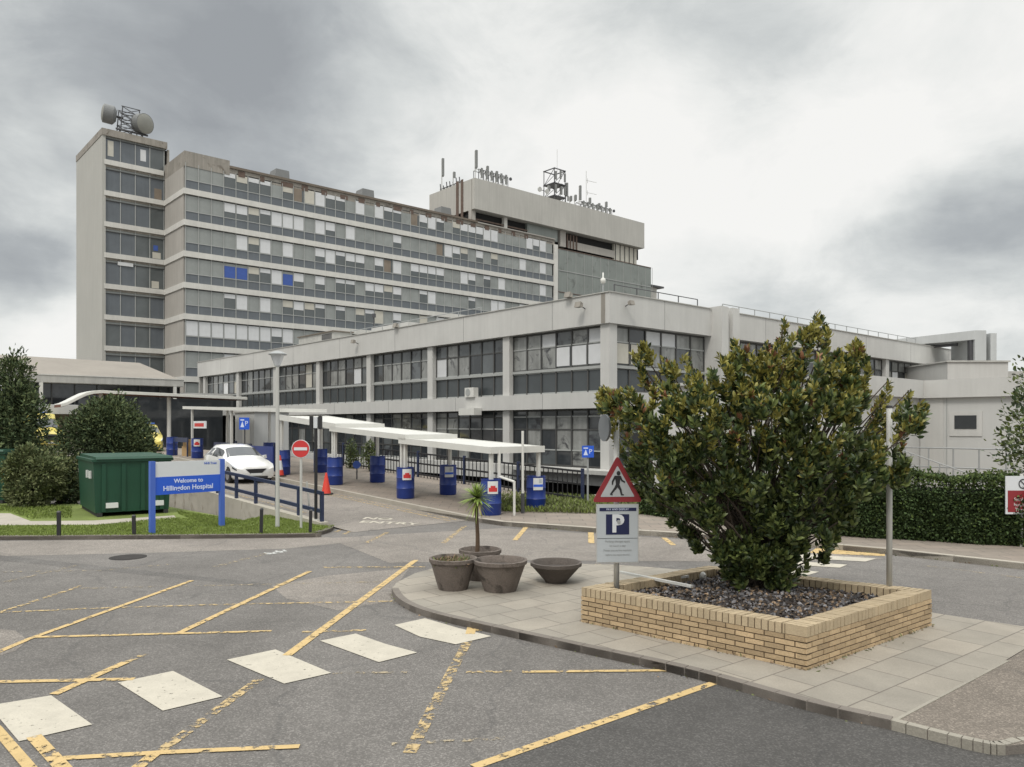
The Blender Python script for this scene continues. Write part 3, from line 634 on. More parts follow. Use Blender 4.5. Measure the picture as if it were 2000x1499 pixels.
# ================================================================== TOWER
K0 = Vector((-35.8, 85, 0))
tw = empty('tower_block', K0, TH, 'long seven storey concrete hospital tower with ribbon windows and a bare end wall', 'building')
BT = [28.5 - 3.43 * k for k in range(9)]     # band tops
ME = 56.6
MB().box(.4, .6, -1, ME, 18, 30.9, 'void').build('core', tw)
MB().box(0, 0.0, 30.95, 5.0, 18, 32.6, 'concrete_stained').box(5.0, .05, 30.95, ME, 18, 31.75, 'concrete_stained').build('parapet', tw)
mb = MB().box(5.0, -.12, 31.75, 41, 18.0, 32.02, 'copper_edge').box(41, -.12, 31.75, ME, 18, 31.9, 'concrete_brown')
for i in range(18): mb.box(6 + i * 2.6, -.005, 31.0, 6.5 + i * 2.6 + R.random(), .049, 31.5 + .2 * R.random(), 'rust')
mb.build('roof_edge', tw)
for z in BT:
    MB().box(-.12, -.14, z - .62, ME + .5, .55, z, 'band').box(-.12, .55, z - .62, .3, 6.6, z, 'band').build('concrete_band', tw)
MB().box(0, .3, -1, .4, 6.6, 30.95, 'concrete_brown').build('return_wall', tw)
for z in BT + [BT[0] + 3.43]:
    zl = z - 3.43
    MB().box(.1, .05, zl, ME + .4, .12, zl + .98, 'spandrel').build('spandrel', tw)
BW = 1.40; NB = 40
def wparts(mbF, mbP, mbB, a, z, kind):
    # z = floor band top below; glass from z+.98 to z+2.65
    g0, g1 = z + .98, z + 2.68
    mbF.box(a - .035, -.01, z, a + .035, .14, g1 + .13, 'mullion').box(a, .0, g0 - .04, a + BW, .12, g0 + .04, 'mullion').box(a, .05, g1, a + BW, .2, g1 + .13, 'mullion_dark')  # dark strip above the glass paints the shadow gap under the band
    mbP.box(a + .035, .06, g0, a + BW - .035, .10, g1, 'glass_tower_dark' if kind % 2 else 'glass_tower')
    h = {0: 1.62, 1: .5, 2: 0, 3: 1.0, 4: 0, 5: 0, 6: 1.62, 7: .8}[kind]
    mname = ['blind', 'blind', 'blind', 'blind', 'curtain_blue', 'curtain_tan', 'blind_cream', 'blind_cream'][kind]
    if h: mbB.box(a + .08, .03, g1 - h, a + BW - .08, .055, g1 - .02, mname)
    if kind == 4: mbB.box(a + .08, .03, g0 + .1, a + BW - .08, .055, g1 - .3, mname)
    if kind == 5: mbB.box(a + .08, .03, g0 + .05, a + BW - .3, .055, g1 - .1, mname)
stF, stP, stB = MB(), MB(), MB()
proto = {}
blue = {(3, 3), (3, 4), (3, 8), (4, 27), (4, 29)}; tan = {(0, 9), (2, 18), (1, 24), (0, 21)}
for fl in range(8):
    z = BT[fl]
    for i in range(NB):
        if i < 3: kd = R.choice([2, 2, 2, 2])
        elif fl == 5 and i < 5: kd = 0
        elif i > 31: kd = R.choice([2, 2, 2, 2, 3, 0])
        else: kd = R.choice([0, 0, 1, 2, 2, 3, 2, 7, 2, 1, 6, 3, 2])
        if (fl, i) in blue: kd = 4
        if (fl, i) in tan: kd = 5
        if fl == 5 and i < 7: kd = 0
        if i < 15 and fl < 6 or (i < 5 and fl < 8):
            kd2 = kd * 2 + (i % 2 if kd in (2,) else 0)
            if kd2 not in proto:
                f, p, b = MB(), MB(), MB(); wparts(f, p, b, 0, 0, kd if kd != 2 else (2 if i % 2 else 2))
                fo = f.build('window', tw); p.build('pane', fo)
                if b.v: b.build('blind', fo)
                proto[kd2] = fo
            else: fo = copy_tree(proto[kd2], tw)
            fo.location = (.12 + i * BW, 0, z)
        else: wparts(stF, stP, stB, .12 + i * BW, z, kd)
for m_, nm in ((stF, 'far_window_frames'), (stP, 'far_window_panes'), (stB, 'far_window_blinds')):
    o = m_.build(nm, tw); o['kind'] = 'stuff'
# top floor is above the first band already (fl=0 uses BT[0]); end block
EA0, EB0, EB1 = -6.6, 6.6, 18.5
MB().box(EA0, EB0, -1, EA0 + .35, EB1, 35.2, 'concrete_end').build('end_wall', tw)
MB().box(EA0 - .05, EB0 - .1, 34.55, .25, EB1, 35.3, 'concrete_stained').build('end_parapet', tw)
MB().box(EA0 + .35, EB0 + .5, -1, 0.3, EB1 - .1, 34.5, 'void').box(.3, 6.6, 32.6, .5, 18, 34.5, 'concrete_stained').build('end_core', tw)
for k, z in enumerate([BT[0] + 3.43] + BT):
    MB().box(EA0 + .2, EB0 - .06, z - .55, -.13, EB0 + .5, z, 'band').build('concrete_band', tw)
    f, p = MB(), MB(); zt = z + 2.6
    for i in range(5): f.box(EA0 + .35 + i * 1.55 - .04, EB0 + .12, z, EA0 + .35 + i * 1.55 + .04, EB0 + .25, z + 2.85, 'mullion')
    f.box(EA0 + .35, EB0 + .1, z + 2.35, -.02, EB0 + .24, z + 2.43, 'mullion_dark').box(EA0 + .35, EB0 + .14, z + 2.66, -.02, EB0 + .5, z + 2.88, 'concrete_stained')
    for i in range(4):
        p.box(EA0 + .4 + i * 1.55, EB0 + .2, z + .02, EA0 + .35 + (i + 1) * 1.55 - .04, EB0 + .24, z + 2.4, 'spandrel' if R.random() < .7 else 'glass_tower_dark')
        p.box(EA0 + .4 + i * 1.55, EB0 + .2, z + 2.43, EA0 + .35 + (i + 1) * 1.55 - .04, EB0 + .24, z + 2.7, 'glass_tower')
    if k == 0: p.box(EA0 + .6, EB0 + .19, z + .5, EA0 + 1.2, EB0 + .195, z + 2.2, 'blind_cream').box(EA0 + 4, EB0 + .19, z + .7, EA0 + 4.6, EB0 + .195, z + 2.0, 'blind')
    if k == 1: p.box(-1.1, EB0 + .19, z + .05, -.3, EB0 + .195, z + 1.3, 'curtain_tan')
    if k == 4: p.box(EA0 + 1.6, EB0 + .06, z + 2.2, EA0 + 3.2, EB0 + .1, z + 2.6, 'blind').box(-1.4, EB0 + .19, z + .1, -.6, EB0 + .195, z + .9, 'blind_cream')
    if k == 3: p.box(-1.3, EB0 + .19, z + .1, -.4, EB0 + .195, z + .8, 'blind_cream').box(-1.2, EB0 + .185, z + 1.0, -.7, EB0 + .19, z + 1.6, 'curtain_blue')
    fo = f.build('end_window', tw); p.build('pane', fo)
# glazed stair block at the far end
MB().box(ME + .4, .1, -1, 80.6, 18, 30.6, 'curtain_wall').build('stair_block', tw)
mb = MB()
for i in range(13): mb.box(ME + .9 + i * 1.95, .05, 5, ME + .96 + i * 1.95, .099, 30.6, 'mullion')
for i in range(8): mb.box(ME + .4, .03, 30.5 - i * 3.43, 80.6, .099, 30.62 - i * 3.43, 'rust' if i in (0, 2) else 'mullion')
mb.build('stair_mullions', tw); MB().box(ME - .3, -.2, 5, ME + .5, .04, 31, 'band').build('pilaster', tw)
MB().box(80.6, 1.5, 22, 84, 8, 27.6, 'concrete_tower').box(80.0, 1.0, 27.6, 85.5, 9, 27.9, 'dark_metal').build('side_annex', tw)
# recessed level and penthouse
A1, A2 = 40.0, 77.9
MB().box(A1 + .3, .8, 31.7, A2, 16, 33.45, 'void').build('plant_room', tw)
mb = MB().box(A1 + 11, .3, 31.6, A1 + 17.5, .79, 33.5, 'curtain_wall').box(A1, .05, 31.6, A1 + .7, .8, 33.5, 'concrete_brown').box(A1 + 6.2, .1, 31.6, A1 + 6.8, .7, 33.5, 'band')
mb.box(A1 + .7, .2, 32.2, A1 + 11, .3, 32.4, 'rust').box(A1 + 18, .15, 31.0, A1 + 19.2, .75, 33.5, 'concrete_brown').box(A1 + 31, .3, 30.6, A2 - 1, .79, 33.4, 'blind_cream').box(A1 + 20, .3, 31, A1 + 31, .4, 32.2, 'concrete_brown')
for i in range(5): mb.box(A1 + 31.2 + i * 1.2, .22, 30.6, A1 + 31.35 + i * 1.2, .3, 33.4, 'mullion_dark')
for i in range(4): mb.box(A1 + 19.5 + i * .7, .2, 31, A1 + 19.8 + i * .7, .3, 33.2, 'rust')
mb.build('recessed_level', tw)
MB().box(A1, -.6, 33.5, A2, 10.5, 37.9, 'penthouse_concrete').build('penthouse', tw)
MB().box(A1 - .06, 2.0, 31.6, A1 - .01, 2.55, 38.3, 'rust').box(A1 - .06, 3.1, 31.6, A1 - .01, 3.7, 38.3, 'rust').box(A1 - .04, .02 , 31.6, A1 - .005, .03, 37.8, 'rust').build('rust_pipes', tw)

# roof vents
def vent(a, label, s=1.):
    rt = empty('roof_vent', K0 + U * a + V * 2.2 + Vector((0, 0, 31.9)), TH, label, 'roof vent', 'grey box vents on the tower roof edge')
    MB().box(-.8 * s, -.6, 0, .8 * s, .9, .35, 'dark_metal').build('base', rt)
    MB().hexa([(-.95 * s, -.9, .35), (.95 * s, -.9, .35), (.95 * s, 1.1, .35), (-.95 * s, 1.1, .35)], [(-.7 * s, -.75, 1.55), (.95 * s, -.75, 1.55), (.95 * s, .9, 1.55), (-.7 * s, .9, 1.55)], 'drum_grey').build('hood', rt)
def a_of(px, off=0.):
    k = (px - CX) / F; q = K0 + V * off; return (k * q.y - q.x) / (U.x - k * U.y)
vent(a_of(545, 2.2), 'grey box vent on the tower roof edge, nearest the bare end wall'); vent(a_of(712, 2.2), 'grey box vent on the roof edge midway along the tower'); vent(a_of(864, 2.2), 'grey box vent on the roof edge beside the penthouse')

# drum antennas on the end block
def TW(a, b, z): return K0 + U * a + V * b + Vector((0, 0, z))
def drum(p, ax, r, ln, label):
    rt = empty('dish_antenna', p, 0, label, 'dish antenna', 'large drum antennas on the tower end')
    q = Vector(ax).to_track_quat('Z', 'Y'); rt.rotation_mode = 'QUATERNION'; rt.rotation_quaternion = q
    MB().lathe([(r * .55, -ln * .35), (r * .9, -.1), (r, 0), (r, ln), (r * .98, ln)], 'drum_grey', 28).lathe([(0, -ln * .35), (r * .55, -ln * .35)], 'dark_metal', 28).build('shroud', rt, False)
    smooth_angle(MB().lathe([(r * .98, ln - .02), (r * .75, ln + .12), (r * .4, ln + .2), (0, ln + .22)], 'bowl_face', 28).build('cover', rt))
    MB().tube((0, 0, -ln * .35), (0, 0, -ln * .35 - .7), .12, 'dark_metal').build('mount', rt)
mat('bowl_face', (.25, .25, .225), .7, .1, 1.)
Yd = 90.
drum(P(221, 226, 88), (-.80, -.45, .10), 1.03, 1.0, 'upper grey drum antenna facing left off the tower end')
drum(P(272, 243, 89.5), (.82, -.42, -.12), 1.12, 1.05, 'lower round grey drum antenna facing right beside the lattice frame')
lf = empty('lattice', P(252, 262, 89), TH, 'dark steel lattice frame between the two drum antennas', 'antenna frame')
mb = MB()
for x in (-1.1, 1.1):
    for y in (-.8, .8): mb.tube((x, y, -.2), (x * .8, y, 2.7), .06, 'dark_metal', 5)
for z0, z1 in ((0, .9), (.9, 1.8), (1.8, 2.7)):
    for y in (-.8, .8): mb.tube((-1.1, y, z0), (1.0, y, z1), .045, 'dark_metal', 4).tube((1.1, y, z0), (-1.0, y, z1), .045, 'dark_metal', 4)
    for x in (-1., 1.): mb.tube((x, -.8, z0), (x, .8, z1), .045, 'dark_metal', 4)
    mb.tube((-1, -.8, z1), (1, -.8, z1), .05, 'dark_metal', 4).tube((-1, .8, z1), (1, .8, z1), .05, 'dark_metal', 4)
mb.tube((-1.6, -.8, 0), (1.8, -.8, 0), .12, 'dark_metal', 5).tube((-1.6, .8, 0), (1.8, .8, 0), .12, 'dark_metal', 5)
for x in (-1.2, 0, 1.2): mb.tube((x, -.8, -.9), (x, -.8, 0), .1, 'dark_metal', 5)
mb.build('frame', lf)
# penthouse antennas
def PH(px, off=0.3): return TW(a_of(px, off), off, 37.9)
def mast(px, off, h, label, panels=1, ph_=1.6, cat='antenna', grp='antenna masts on the penthouse roof'):
    rt = empty('antenna_mast', PH(px, off), TH, label, cat, grp)
    MB().tube((0, 0, 0), (0, 0, h), .07, 'galv', 6).build('pole', rt)
    for i in range(panels):
        ang_ = 2.1 * i; MB().box(-.16, -.42, h - ph_, .16, -.2, h, 'antenna_grey').build('panel', rt).rotation_euler = (0, 0, ang_)
    return rt
mast(863, 8.0, 5.0, 'tall twin panel mast at the far left of the penthouse roof', 2, 2.6)
mast(928, .6, 4.4, 'tallest white panel mast at the near corner of the penthouse', 2, 2.5)
mast(1105, 1.5, 3.9, 'panel antenna mast just right of the square lattice tower', 1, 2.2); mast(1131, 1.5, 4.1, 'slim panel antenna mast right of the lattice tower, standing apart', 1, 2.4)
mast(1113, 3, 2.6, 'short stubby antenna mast between the two slim panel masts', 3, .8)
rt = empty('lattice_tower', PH(1083, 2), TH, 'square two stage lattice antenna tower on the penthouse with a thin whip', 'lattice tower')
mb = MB()
for x in (-1.2, 1.2):
    for y in (-1.2, 1.2): mb.tube((x, y, -.3), (x, y, 5.6), .07, 'dark_metal', 5)
for z in (1.2, 3.2, 5.5):
    for s in (-1.2, 1.2): mb.tube((-1.3, s, z), (1.3, s, z), .1, 'dark_metal', 5).tube((s, -1.3, z), (s, 1.3, z), .1, 'dark_metal', 5)
for z0, z1 in ((0, 1.2), (1.2, 3.2), (3.2, 5.5)):
    for s in (-1.2, 1.2): mb.tube((-1.2, s, z0), (1.2, s, z1), .045, 'dark_metal', 4).tube((s, 1.2, z0), (s, -1.2, z1), .045, 'dark_metal', 4)
mb.box(-1.3, -1.3, 3.15, 1.3, 1.3, 3.25, 'dark_metal').box(-1.3, -1.3, 1.1, 1.3, 1.3, 1.2, 'dark_metal')
mb.build('frame', rt)
for x, y, z in ((-1, -1.35, 3.7), (0, -1.4, 4.0), (1, -1.35, 3.7), (-1, -1.35, 1.6), (1.0, -1.35, 1.6), (.2, -1.4, 1.5)): MB().box(x - .14, y - .1, z, x + .14, y + .1, z + 1.3, 'antenna_grey').build('panel', rt)
MB().tube((.6, 0, 5.5), (.6, 0, 9.2), .03, 'galv', 5).build('whip', rt)
for k_, (px_, of_, h_, pn_) in enumerate([(1070, 1.4, 2.6, 1), (1094, 1.8, 3.6, 2), (1122, 1.6, 2.4, 2), (1150, 1.4, 2.5, 1), (1168, 1.6, 2.1, 2), (1182, 1.4, 2.6, 1), (885, 6, 2.6, 1), (950, 1.6, 3.0, 1), (968, 1.8, 2.7, 1)]):
    mast(px_, of_, h_, 'small penthouse antenna mast, ' + ['left of the lattice tower', 'behind the lattice tower', 'between the two slim panel masts', 'first above the right rack', 'second above the right rack', 'third above the right rack', 'on the left side of the penthouse', 'first behind the rack near the tallest mast', 'second behind the rack near the tallest mast'][k_], pn_, .9)
rt = empty('yagi_antenna', PH(1145, 2), TH, 'thin pale mast with two sideways arms right of the lattice tower', 'antenna')
mb = MB().tube((0, 0, 0), (0, 0, 7.2), .045, 'galv', 5)
for z in (3.6, 5.6): mb.tube((0, 0, z), (2.2, -.3, z), .035, 'galv', 4).tube((.3, 0, z - .4), (.3, 0, z + .4), .035, 'galv', 4)
mb.build('mast', rt)
rt = empty('dish_cluster', PH(1062, 1), TH, 'small round dish pair on a low pole left of the lattice tower', 'antenna')
MB().tube((0, 0, 0), (0, 0, 1.8), .06, 'dark_metal', 5).tube((-1, 0, 1.5), (.8, 0, 1.5), .05, 'dark_metal', 5).build('pole', rt)
for x in (-1, .6): MB().tube((x, -.25, 1.5), (x, -.05, 1.5), .38, 'galv', 14).build('dish', rt)
def cage(px0, px1, n, h, label):
    p0 = PH(px0, .6); p1 = PH(px1, .6); d = (p1 - p0).length
    rt = empty('antenna_rack', p0, TH, label, 'antenna rack', 'low antenna racks along the penthouse edge'); mb = MB(); pn = MB()
    for i in range(n + 1):
        x = d * i / n; mb.tube((x, 0, 0), (x, 0, h), .05, 'dark_metal', 5).tube((x, 1.2, 0), (x, 1.2, h), .05, 'dark_metal', 5).tube((x, 0, h), (x, 1.2, h), .05, 'galv', 5)
        if i < n: mb.tube((x, 0, 0), (x + d / n, 0, h), .035, 'galv', 4).tube((x, 0, h), (x + d / n, 0, 0), .035, 'galv', 4); pn.box(x + .3, -.25, h * .35, x + .6, -.1, h * 1.1, 'antenna_grey')
        pn.tube((x + .5, -.1, h * .9), (x + .5, .05, h * .9), .25, 'dark_metal', 10)
    mb.tube((0, 0, h), (d, 0, h), .05, 'dark_metal', 5).tube((0, 0, .3), (d, 0, .3), .05, 'dark_metal', 5).tube((0, 1.2, h), (d, 1.2, h), .05, 'dark_metal', 5)
    mb.build('frame', rt); pn.build('panel', rt)
cage(935, 992, 6, 1.9, 'antenna rack right behind the tallest panel mast')
cage(1135, 1195, 7, 1.3, 'antenna rack low along the right end of the penthouse')
rt = empty('antenna_rack', PH(868, 8.5), TH + math.pi / 2, 'dark antenna rack low on the left side of the penthouse', 'antenna rack', 'low antenna racks along the penthouse edge')
mb = MB()
for i in range(7): mb.tube((-4 + i * .8, 0, 0), (-4 + i * .8, .2, 1.2 + .5 * R.random()), .08, 'dark_metal', 5).box(-4 + i * .8, -.2, .3, -3.6 + i * .8, 0, 1.0, 'galv')
mb.tube((-4, 0, .9), (1, 0, .9), .06, 'dark_metal', 5).build('frame', rt)

# ================================================================== ENTRANCE BUILDING (left, behind the trees)
E0 = Vector((-26.3, 62, 0))
en = empty('entrance_building', E0, TH, 'low entrance building at the foot of the tower with a sloping grey brown roof', 'building')
x0 = -12.0
MB().hexa([(x0, 0, 5.95), (0, 0, 5.95), (0, 7, 5.95), (x0, 7, 5.95)], [(x0, 0, 6.1), (0, 0, 6.1), (-1.5, 6, 7.8), (x0, 6, 7.9)], 'roof_metal').build('roof', en)
MB().box(x0 - .1, -.12, 5.62, .1, -.002, 6.14, 'concrete_grey').box(x0 - .1, -.16, 6.14, .1, .05, 6.2, 'white_metal').box(x0 - .1, 0, 5.6, .1, 3, 5.7, 'concrete_grey').build('fascia', en)
MB().box(x0, .8, 4.05, 0, 1.0, 5.6, 'glass_dark').build('glazing', en)
for i in range(9): MB().box(x0 + i * 1.5, .7, 4.05, x0 + i * 1.5 + .07, .8, 5.6, 'mullion_dark').build('mullion', en)
MB().box(x0 - 2, -.5, 3.35, 14, 1.5, 4.0, 'concrete').build('floor_slab', en)
MB().box(x0 - 2, 1.2, -.2, 3, 1.5, 3.35, 'wall_old').box(3, 2.2, -.2, 14, 2.5, 3.35, 'concrete_grey').box(x0 - 3, 1.5, -.2, 14, 7, 3.3, 'void').build('wall', en)
MB().box(0, 1.5, 4.0, 10, 6, 5.2, 'concrete').box(0, .6, 4.02, 14, 1.5, 4.9, 'glass_dark').build('link_room', en)
for a in (-11.4, -3.6, -.6, 3.5, 7.5): MB().box(a, -.3, -.2, a + .3, 0, 3.35, 'concrete').build('column', en)
for a in (-9.9, -.7): MB().box(a, -.2, 4, a + .22, 0, 5.6, 'white_metal').build('upper_column', en)
mb = MB()
for i in range(6): mb.box(-2.9 + i * 1.7, 1.19, 1.6, -1.6 + i * 1.7, 1.199 if i < 3 else 2.199, 2.9, 'glass_dark')
mb.build('lower_windows', en)
# wave canopy
wc = empty('wave_canopy', Vector((-21.7, 55, 0)), TH, 'white edged wavy canopy roof curling down at its left end', 'canopy')
prof = [(-9.0, 3.62), (-8.75, 3.72), (-8.4, 3.98), (-8.0, 4.32), (-7.55, 4.66), (-7.1, 4.84), (-6.6, 4.90), (-6.0, 4.86), (-5.4, 4.86), (-4, 4.82), (-2, 4.76), (0, 4.68), (3.0, 4.6)]
prof = [(a_, 4.72 - (4.8 - z_) * .72) for a_, z_ in prof]
mb = MB(); un = MB()
for (xa, za), (xb, zb) in zip(prof[:-1], prof[1:]):
    mb.hexa([(xa, -.15, za - .17), (xb, -.15, zb - .17), (xb, 0, zb - .17), (xa, 0, za - .17)], [(xa, -.15, za), (xb, -.15, zb), (xb, 0, zb), (xa, 0, za)], 'white_metal')
    un.hexa([(xa, 0, za - .2), (xb, 0, zb - .2), (xb, 1.9, zb - .2), (xa, 1.9, za - .2)], [(xa, 0, za - .03), (xb, 0, zb - .03), (xb, 1.9, zb - .03), (xa, 1.9, za - .03)], 'timber_brown')
mb.build('fascia', wc); un.build('soffit', wc); cv = MB()
for (xa, za), (xb, zb) in zip(prof[:-1], prof[1:]): cv.hexa([(xa, 0.001, za - .029), (xb, 0.001, zb - .029), (xb, 1.95, zb - .029), (xa, 1.95, za - .029)], [(xa, 0.001, za + .03), (xb, 0.001, zb + .03), (xb, 1.95, zb + .03), (xa, 1.95, za + .03)], 'white_metal')
cv.build('roof_sheet', wc)
for a in (-6.5, -2.2): MB().tube((a, .8, -.1), (a, .8, 4.6), .14, 'white_metal').build('column', wc)
MB().box(-7, 4.6, -.1, 3, 4.8, 4.5, 'glass_dark').build('rear_glazing', wc)

# ================================================================== SMALL WHITE BUILDING ON THE RIGHT
EE = Vector((14.17, 27, 0)); le = loc((14.17, 27, 0))
sb = empty('annex', Vector((EE.x, EE.y, 0)), TH, 'single storey pale rendered building with one small dark window behind the hedge', 'building')
MB().box(-5.9, 0.02, 0, .1, 7, 3.9, 'render_wall').box(0, -14, 0, 9, 0, 3.9, 'render_wall').build('wall', sb)
MB().box(-6.05, -.18, 3.45, -.15, .02, 4.06, 'concrete').box(-.15, -14.2, 3.45, .0, -.0, 4.06, 'concrete').box(-.15, 0.0, 3.45, .0, .02, 4.06, 'concrete').box(-6.05, .02, 3.9, 9, 7, 4.0, 'concrete_grey').box(0, -14, 3.9, 9, .02, 4.0, 'concrete_grey').build('fascia', sb)
def sbb(px):   # distance along -V on the face a=0
    k = (px - CX) / F; return -(EE.x - k * EE.y) / (V.x - k * V.y)
b0, b1 = sbb(1865), sbb(1908)
zw = lambda y, b: H + (HZ - y) * (EE + V * b).y / F
wf = MB().box(-.03, b0 + .16, zw(804, b0), 0, b1 - .16, zw(852, b0), 'concrete').build('window', sb); MB().box(-.045, b0, zw(812, b0), -.031, b1, zw(838, b0), 'glass_dark').build('pane', wf)
MB().box(-.02, -.75, .3, -.002, -.2, 3.44, 'concrete').build('door_frame', sb)
MB().box(-.01, sbb(1850), 0, -.002, sbb(1850) + .03, 3.44, 'mullion').build('joint', sb)
o = railing('ramp_railing', L(le.x - 1.6, le.y + .6, .6), L(le.x - 1.6, le.y - 9, .6), 1.18, 13, 'grey_metal', 'grey metal access ramp railing behind the hedge on the right', r=.026, rails=(1.0, .48))
o = railing('stair_railing', L(le.x - 2.4, le.y + .2, .95), L(le.x - 2.4, le.y - 3.2, -.2),   .95, 4, 'grey_metal', 'sloping grey stair handrail left of the ramp railing', r=.02)
# rooftop gantry and blocks at far right
gy = 55.
gt = empty('roof_gantry', P(1925, 705, gy), 0, 'large grey box frame standing above the roofs at far right', 'gantry')
MB().hexa([(-.75, 0, -1), (.75, 0, -1), (.75, 3, -1), (-.75, 3, -1)], [(-.75, 0, 2.1), (.75, 0, 2.1), (.75, 3, 2.1), (-.75, 3, 2.1)], 'grey_light').build('leg', gt) if 'grey_light' in MT else None
mat('grey_light', (.42, .43, .43), .8, .08, 1., streak=.1)
for c in list(gt.children): bpy.data.objects.remove(c)
MB().box(-.75, 0, -2, .05, 3, 2.15, 'grey_light').box(.35, 0, -2, .78, 3, 1.95, 'grey_light').box(.05, 1, -2, .35, 3, 2.1, 'concrete_grey').build('leg', gt)
MB().hexa([(-5.4, 4, 1.35), (-.75, 0, 1.5), (-.75, 2.5, 1.5), (-5.4, 6.5, 1.35)], [(-5.4, 4, 1.85), (-.75, 0, 2.15), (-.75, 2.5, 2.15), (-5.4, 6.5, 1.85)], 'grey_light').build('beam', gt)
MB().box(-1.0, .2, -1.2, -.751, .5, 1.49, 'dark_metal').build('inner_frame', gt); MB().bar((-5.2, 5, 1.2), (-1.1, 1.5, 1.3), .15, .2, 'dark_metal').bar((-4.6, 5, -.2), (-4.6, 5, 1.2), .12, .12, 'dark_metal').build('brace', gt)
fb = empty('far_block', P(1960, 735, 50), 0, 'plain pale flat roofed block below the box frame at far right', 'building')
MB().box(-3.6, 0, -5, .3, 8, .9, 'concrete').box(-3.7, -.1, .9, .4, 8.1, 1.0, 'concrete_grey').box(.302, .5, -5, 7, 8, .35, 'concrete_grey').build('wall', fb)

# ================================================================== WALKWAY CANOPIES, BARRELS
FR, BK = -12.2, -10.45
def TB(t): return -6.6 + t
def canopy(t0, z0, t1, z1, label, posts, thick=.13, pipe=False):
    b0, b1 = TB(t0), TB(t1); o3 = L(FR, b0, 0); rt = empty('walkway_canopy', o3, TH, label, 'canopy', 'stepped white canopies over the walkway')
    wd = BK - FR; e = .08; ln = b1 - b0
    MB().hexa([(-e, -e, z0 - .03), (wd + e, -e, z0 - .03), (wd + e, ln, z1 - .03), (-e, ln, z1 - .03)], [(-e, -e, z0 + .02), (wd + e, -e, z0 + .03), (wd + e, ln, z1 + .03), (-e, ln, z1 + .02)], 'white_metal').build('roof', rt)
    mb = MB()
    mb.hexa([(-e - .05, -e, z0 - thick), (-e, -e, z0 - thick), (-e, ln, z1 - thick), (-e - .05, ln, z1 - thick)], [(-e - .05, -e, z0 + .06), (-e, -e, z0 + .06), (-e, ln, z1 + .06), (-e - .05, ln, z1 + .06)], 'white_metal')
    mb.hexa([(wd + e, -e, z0 - thick), (wd + e + .05, -e, z0 - thick), (wd + e + .05, ln, z1 - thick), (wd + e, ln, z1 - thick)], [(wd + e, -e, z0 + .05), (wd + e + .05, -e, z0 + .05), (wd + e + .05, ln, z1 + .05), (wd + e, ln, z1 + .05)], 'white_metal')
    mb.box(-e - .05, -e - .05, z0 - thick, wd + e + .05, -e - .002, z0 + .06, 'white_metal'); mb.build('fascia', rt)
    for (pa, pt) in posts:
        bb = TB(pt) - b0; zg = ramp_z(TB(pt)); zt = z0 + (z1 - z0) * (pt - t0) / (t1 - t0) - .03
        MB().box(pa - .045, bb - .045, zg + .1, pa + .045, bb + .045, zt, 'white_metal').build('post', rt)
    if pipe:
        MB().tube((.35, -.55, .1), (.35, -.55, 1.02), .035, 'white_metal').tube((.35, -.55, 1.0), (.2, -.1, 1.12), .035, 'white_metal').tube((.2, -.1, 1.1), (.2, -.1, z0 - .05), .045, 'white_metal').build('drainpipe', rt)
    return rt
wd_ = BK - FR
canopy(0, 1.87, 4.35, 2.07, 'lowest white walkway canopy, nearest the palm, with a white drainpipe', [(0, 0), (wd_, 0), (0.0, 4.15), (wd_, 4.2)], .12, True)
canopy(4.1, 2.17, 8.8, 2.43, 'second white walkway canopy from the palm', [(wd_ * 0, 4.35), (0, 8.6), (wd_, 8.65)], .12)
canopy(8.5, 2.52, 13.2, 2.90, 'third white walkway canopy, crossing behind the black sign post', [(0, 8.75), (0, 12.9), (wd_, 13.0)], .15)
canopy(12.9, 3.12, 24, 3.42, 'flat pale canopy at the top of the ramp behind the white car', [(0, 13.2), (0, 18), (wd_, 18), (0, 23), (wd_, 23)], .08)
def barrel_proto():
    rt = empty('barrel', (0, 0, 0), 0)
    r = .275
    pr = [(0, .02), (r * .93, 0), (r, .04), (r, .30), (r + .012, .32), (r, .34), (r, .62), (r + .012, .64), (r, .66), (r, .88), (r * .96, .93), (r * 1.0, .94), (r * 1.0, .965), (r * .9, .965), (r * .88, .9), (0, .88)]
    o = MB().lathe(pr, 'barrel_blue', 28).build('drum', rt); smooth_angle(o, 35)
    MB().lathe([(0, .885), (r * .87, .89)], 'soil', 20).build('filling', rt)
    return rt
BP = barrel_proto(); first = True
def notice(rt, kind, ang_):
    r = .285; mb = MB(); n = 6; sp = .55
    def arc(z0, z1, s0, s1, rr, m):
        vs = []; 
        for i in range(n + 1):
            t = ang_ + s0 + (s1 - s0) * i / n; vs += [(rr * math.cos(t), rr * math.sin(t), z0), (rr * math.cos(t), rr * math.sin(t), z1)]
        mb.add(vs, [(2 * i, 2 * i + 2, 2 * i + 3, 2 * i + 1) for i in range(n)], m)
    s = .5
    arc(.58, .92, -s, s, r + .006, 'notice_white')
    if kind == 'red': arc(.64, .75, -s * .8, s * .8, r + .009, 'red_bright'); arc(.75, .80, -s * .45, s * .45, r + .009, 'red_bright')
    else: arc(.67, .74, -s * .95, s * .95, r + .009, 'sign_blue'); arc(.76, .9, -s * .75, -s * .15, r + .009, 'sign_white'); arc(.78, .89, s * .1, s * .7, r + .009, 'panel_grey')
    mb.build('notice', rt)
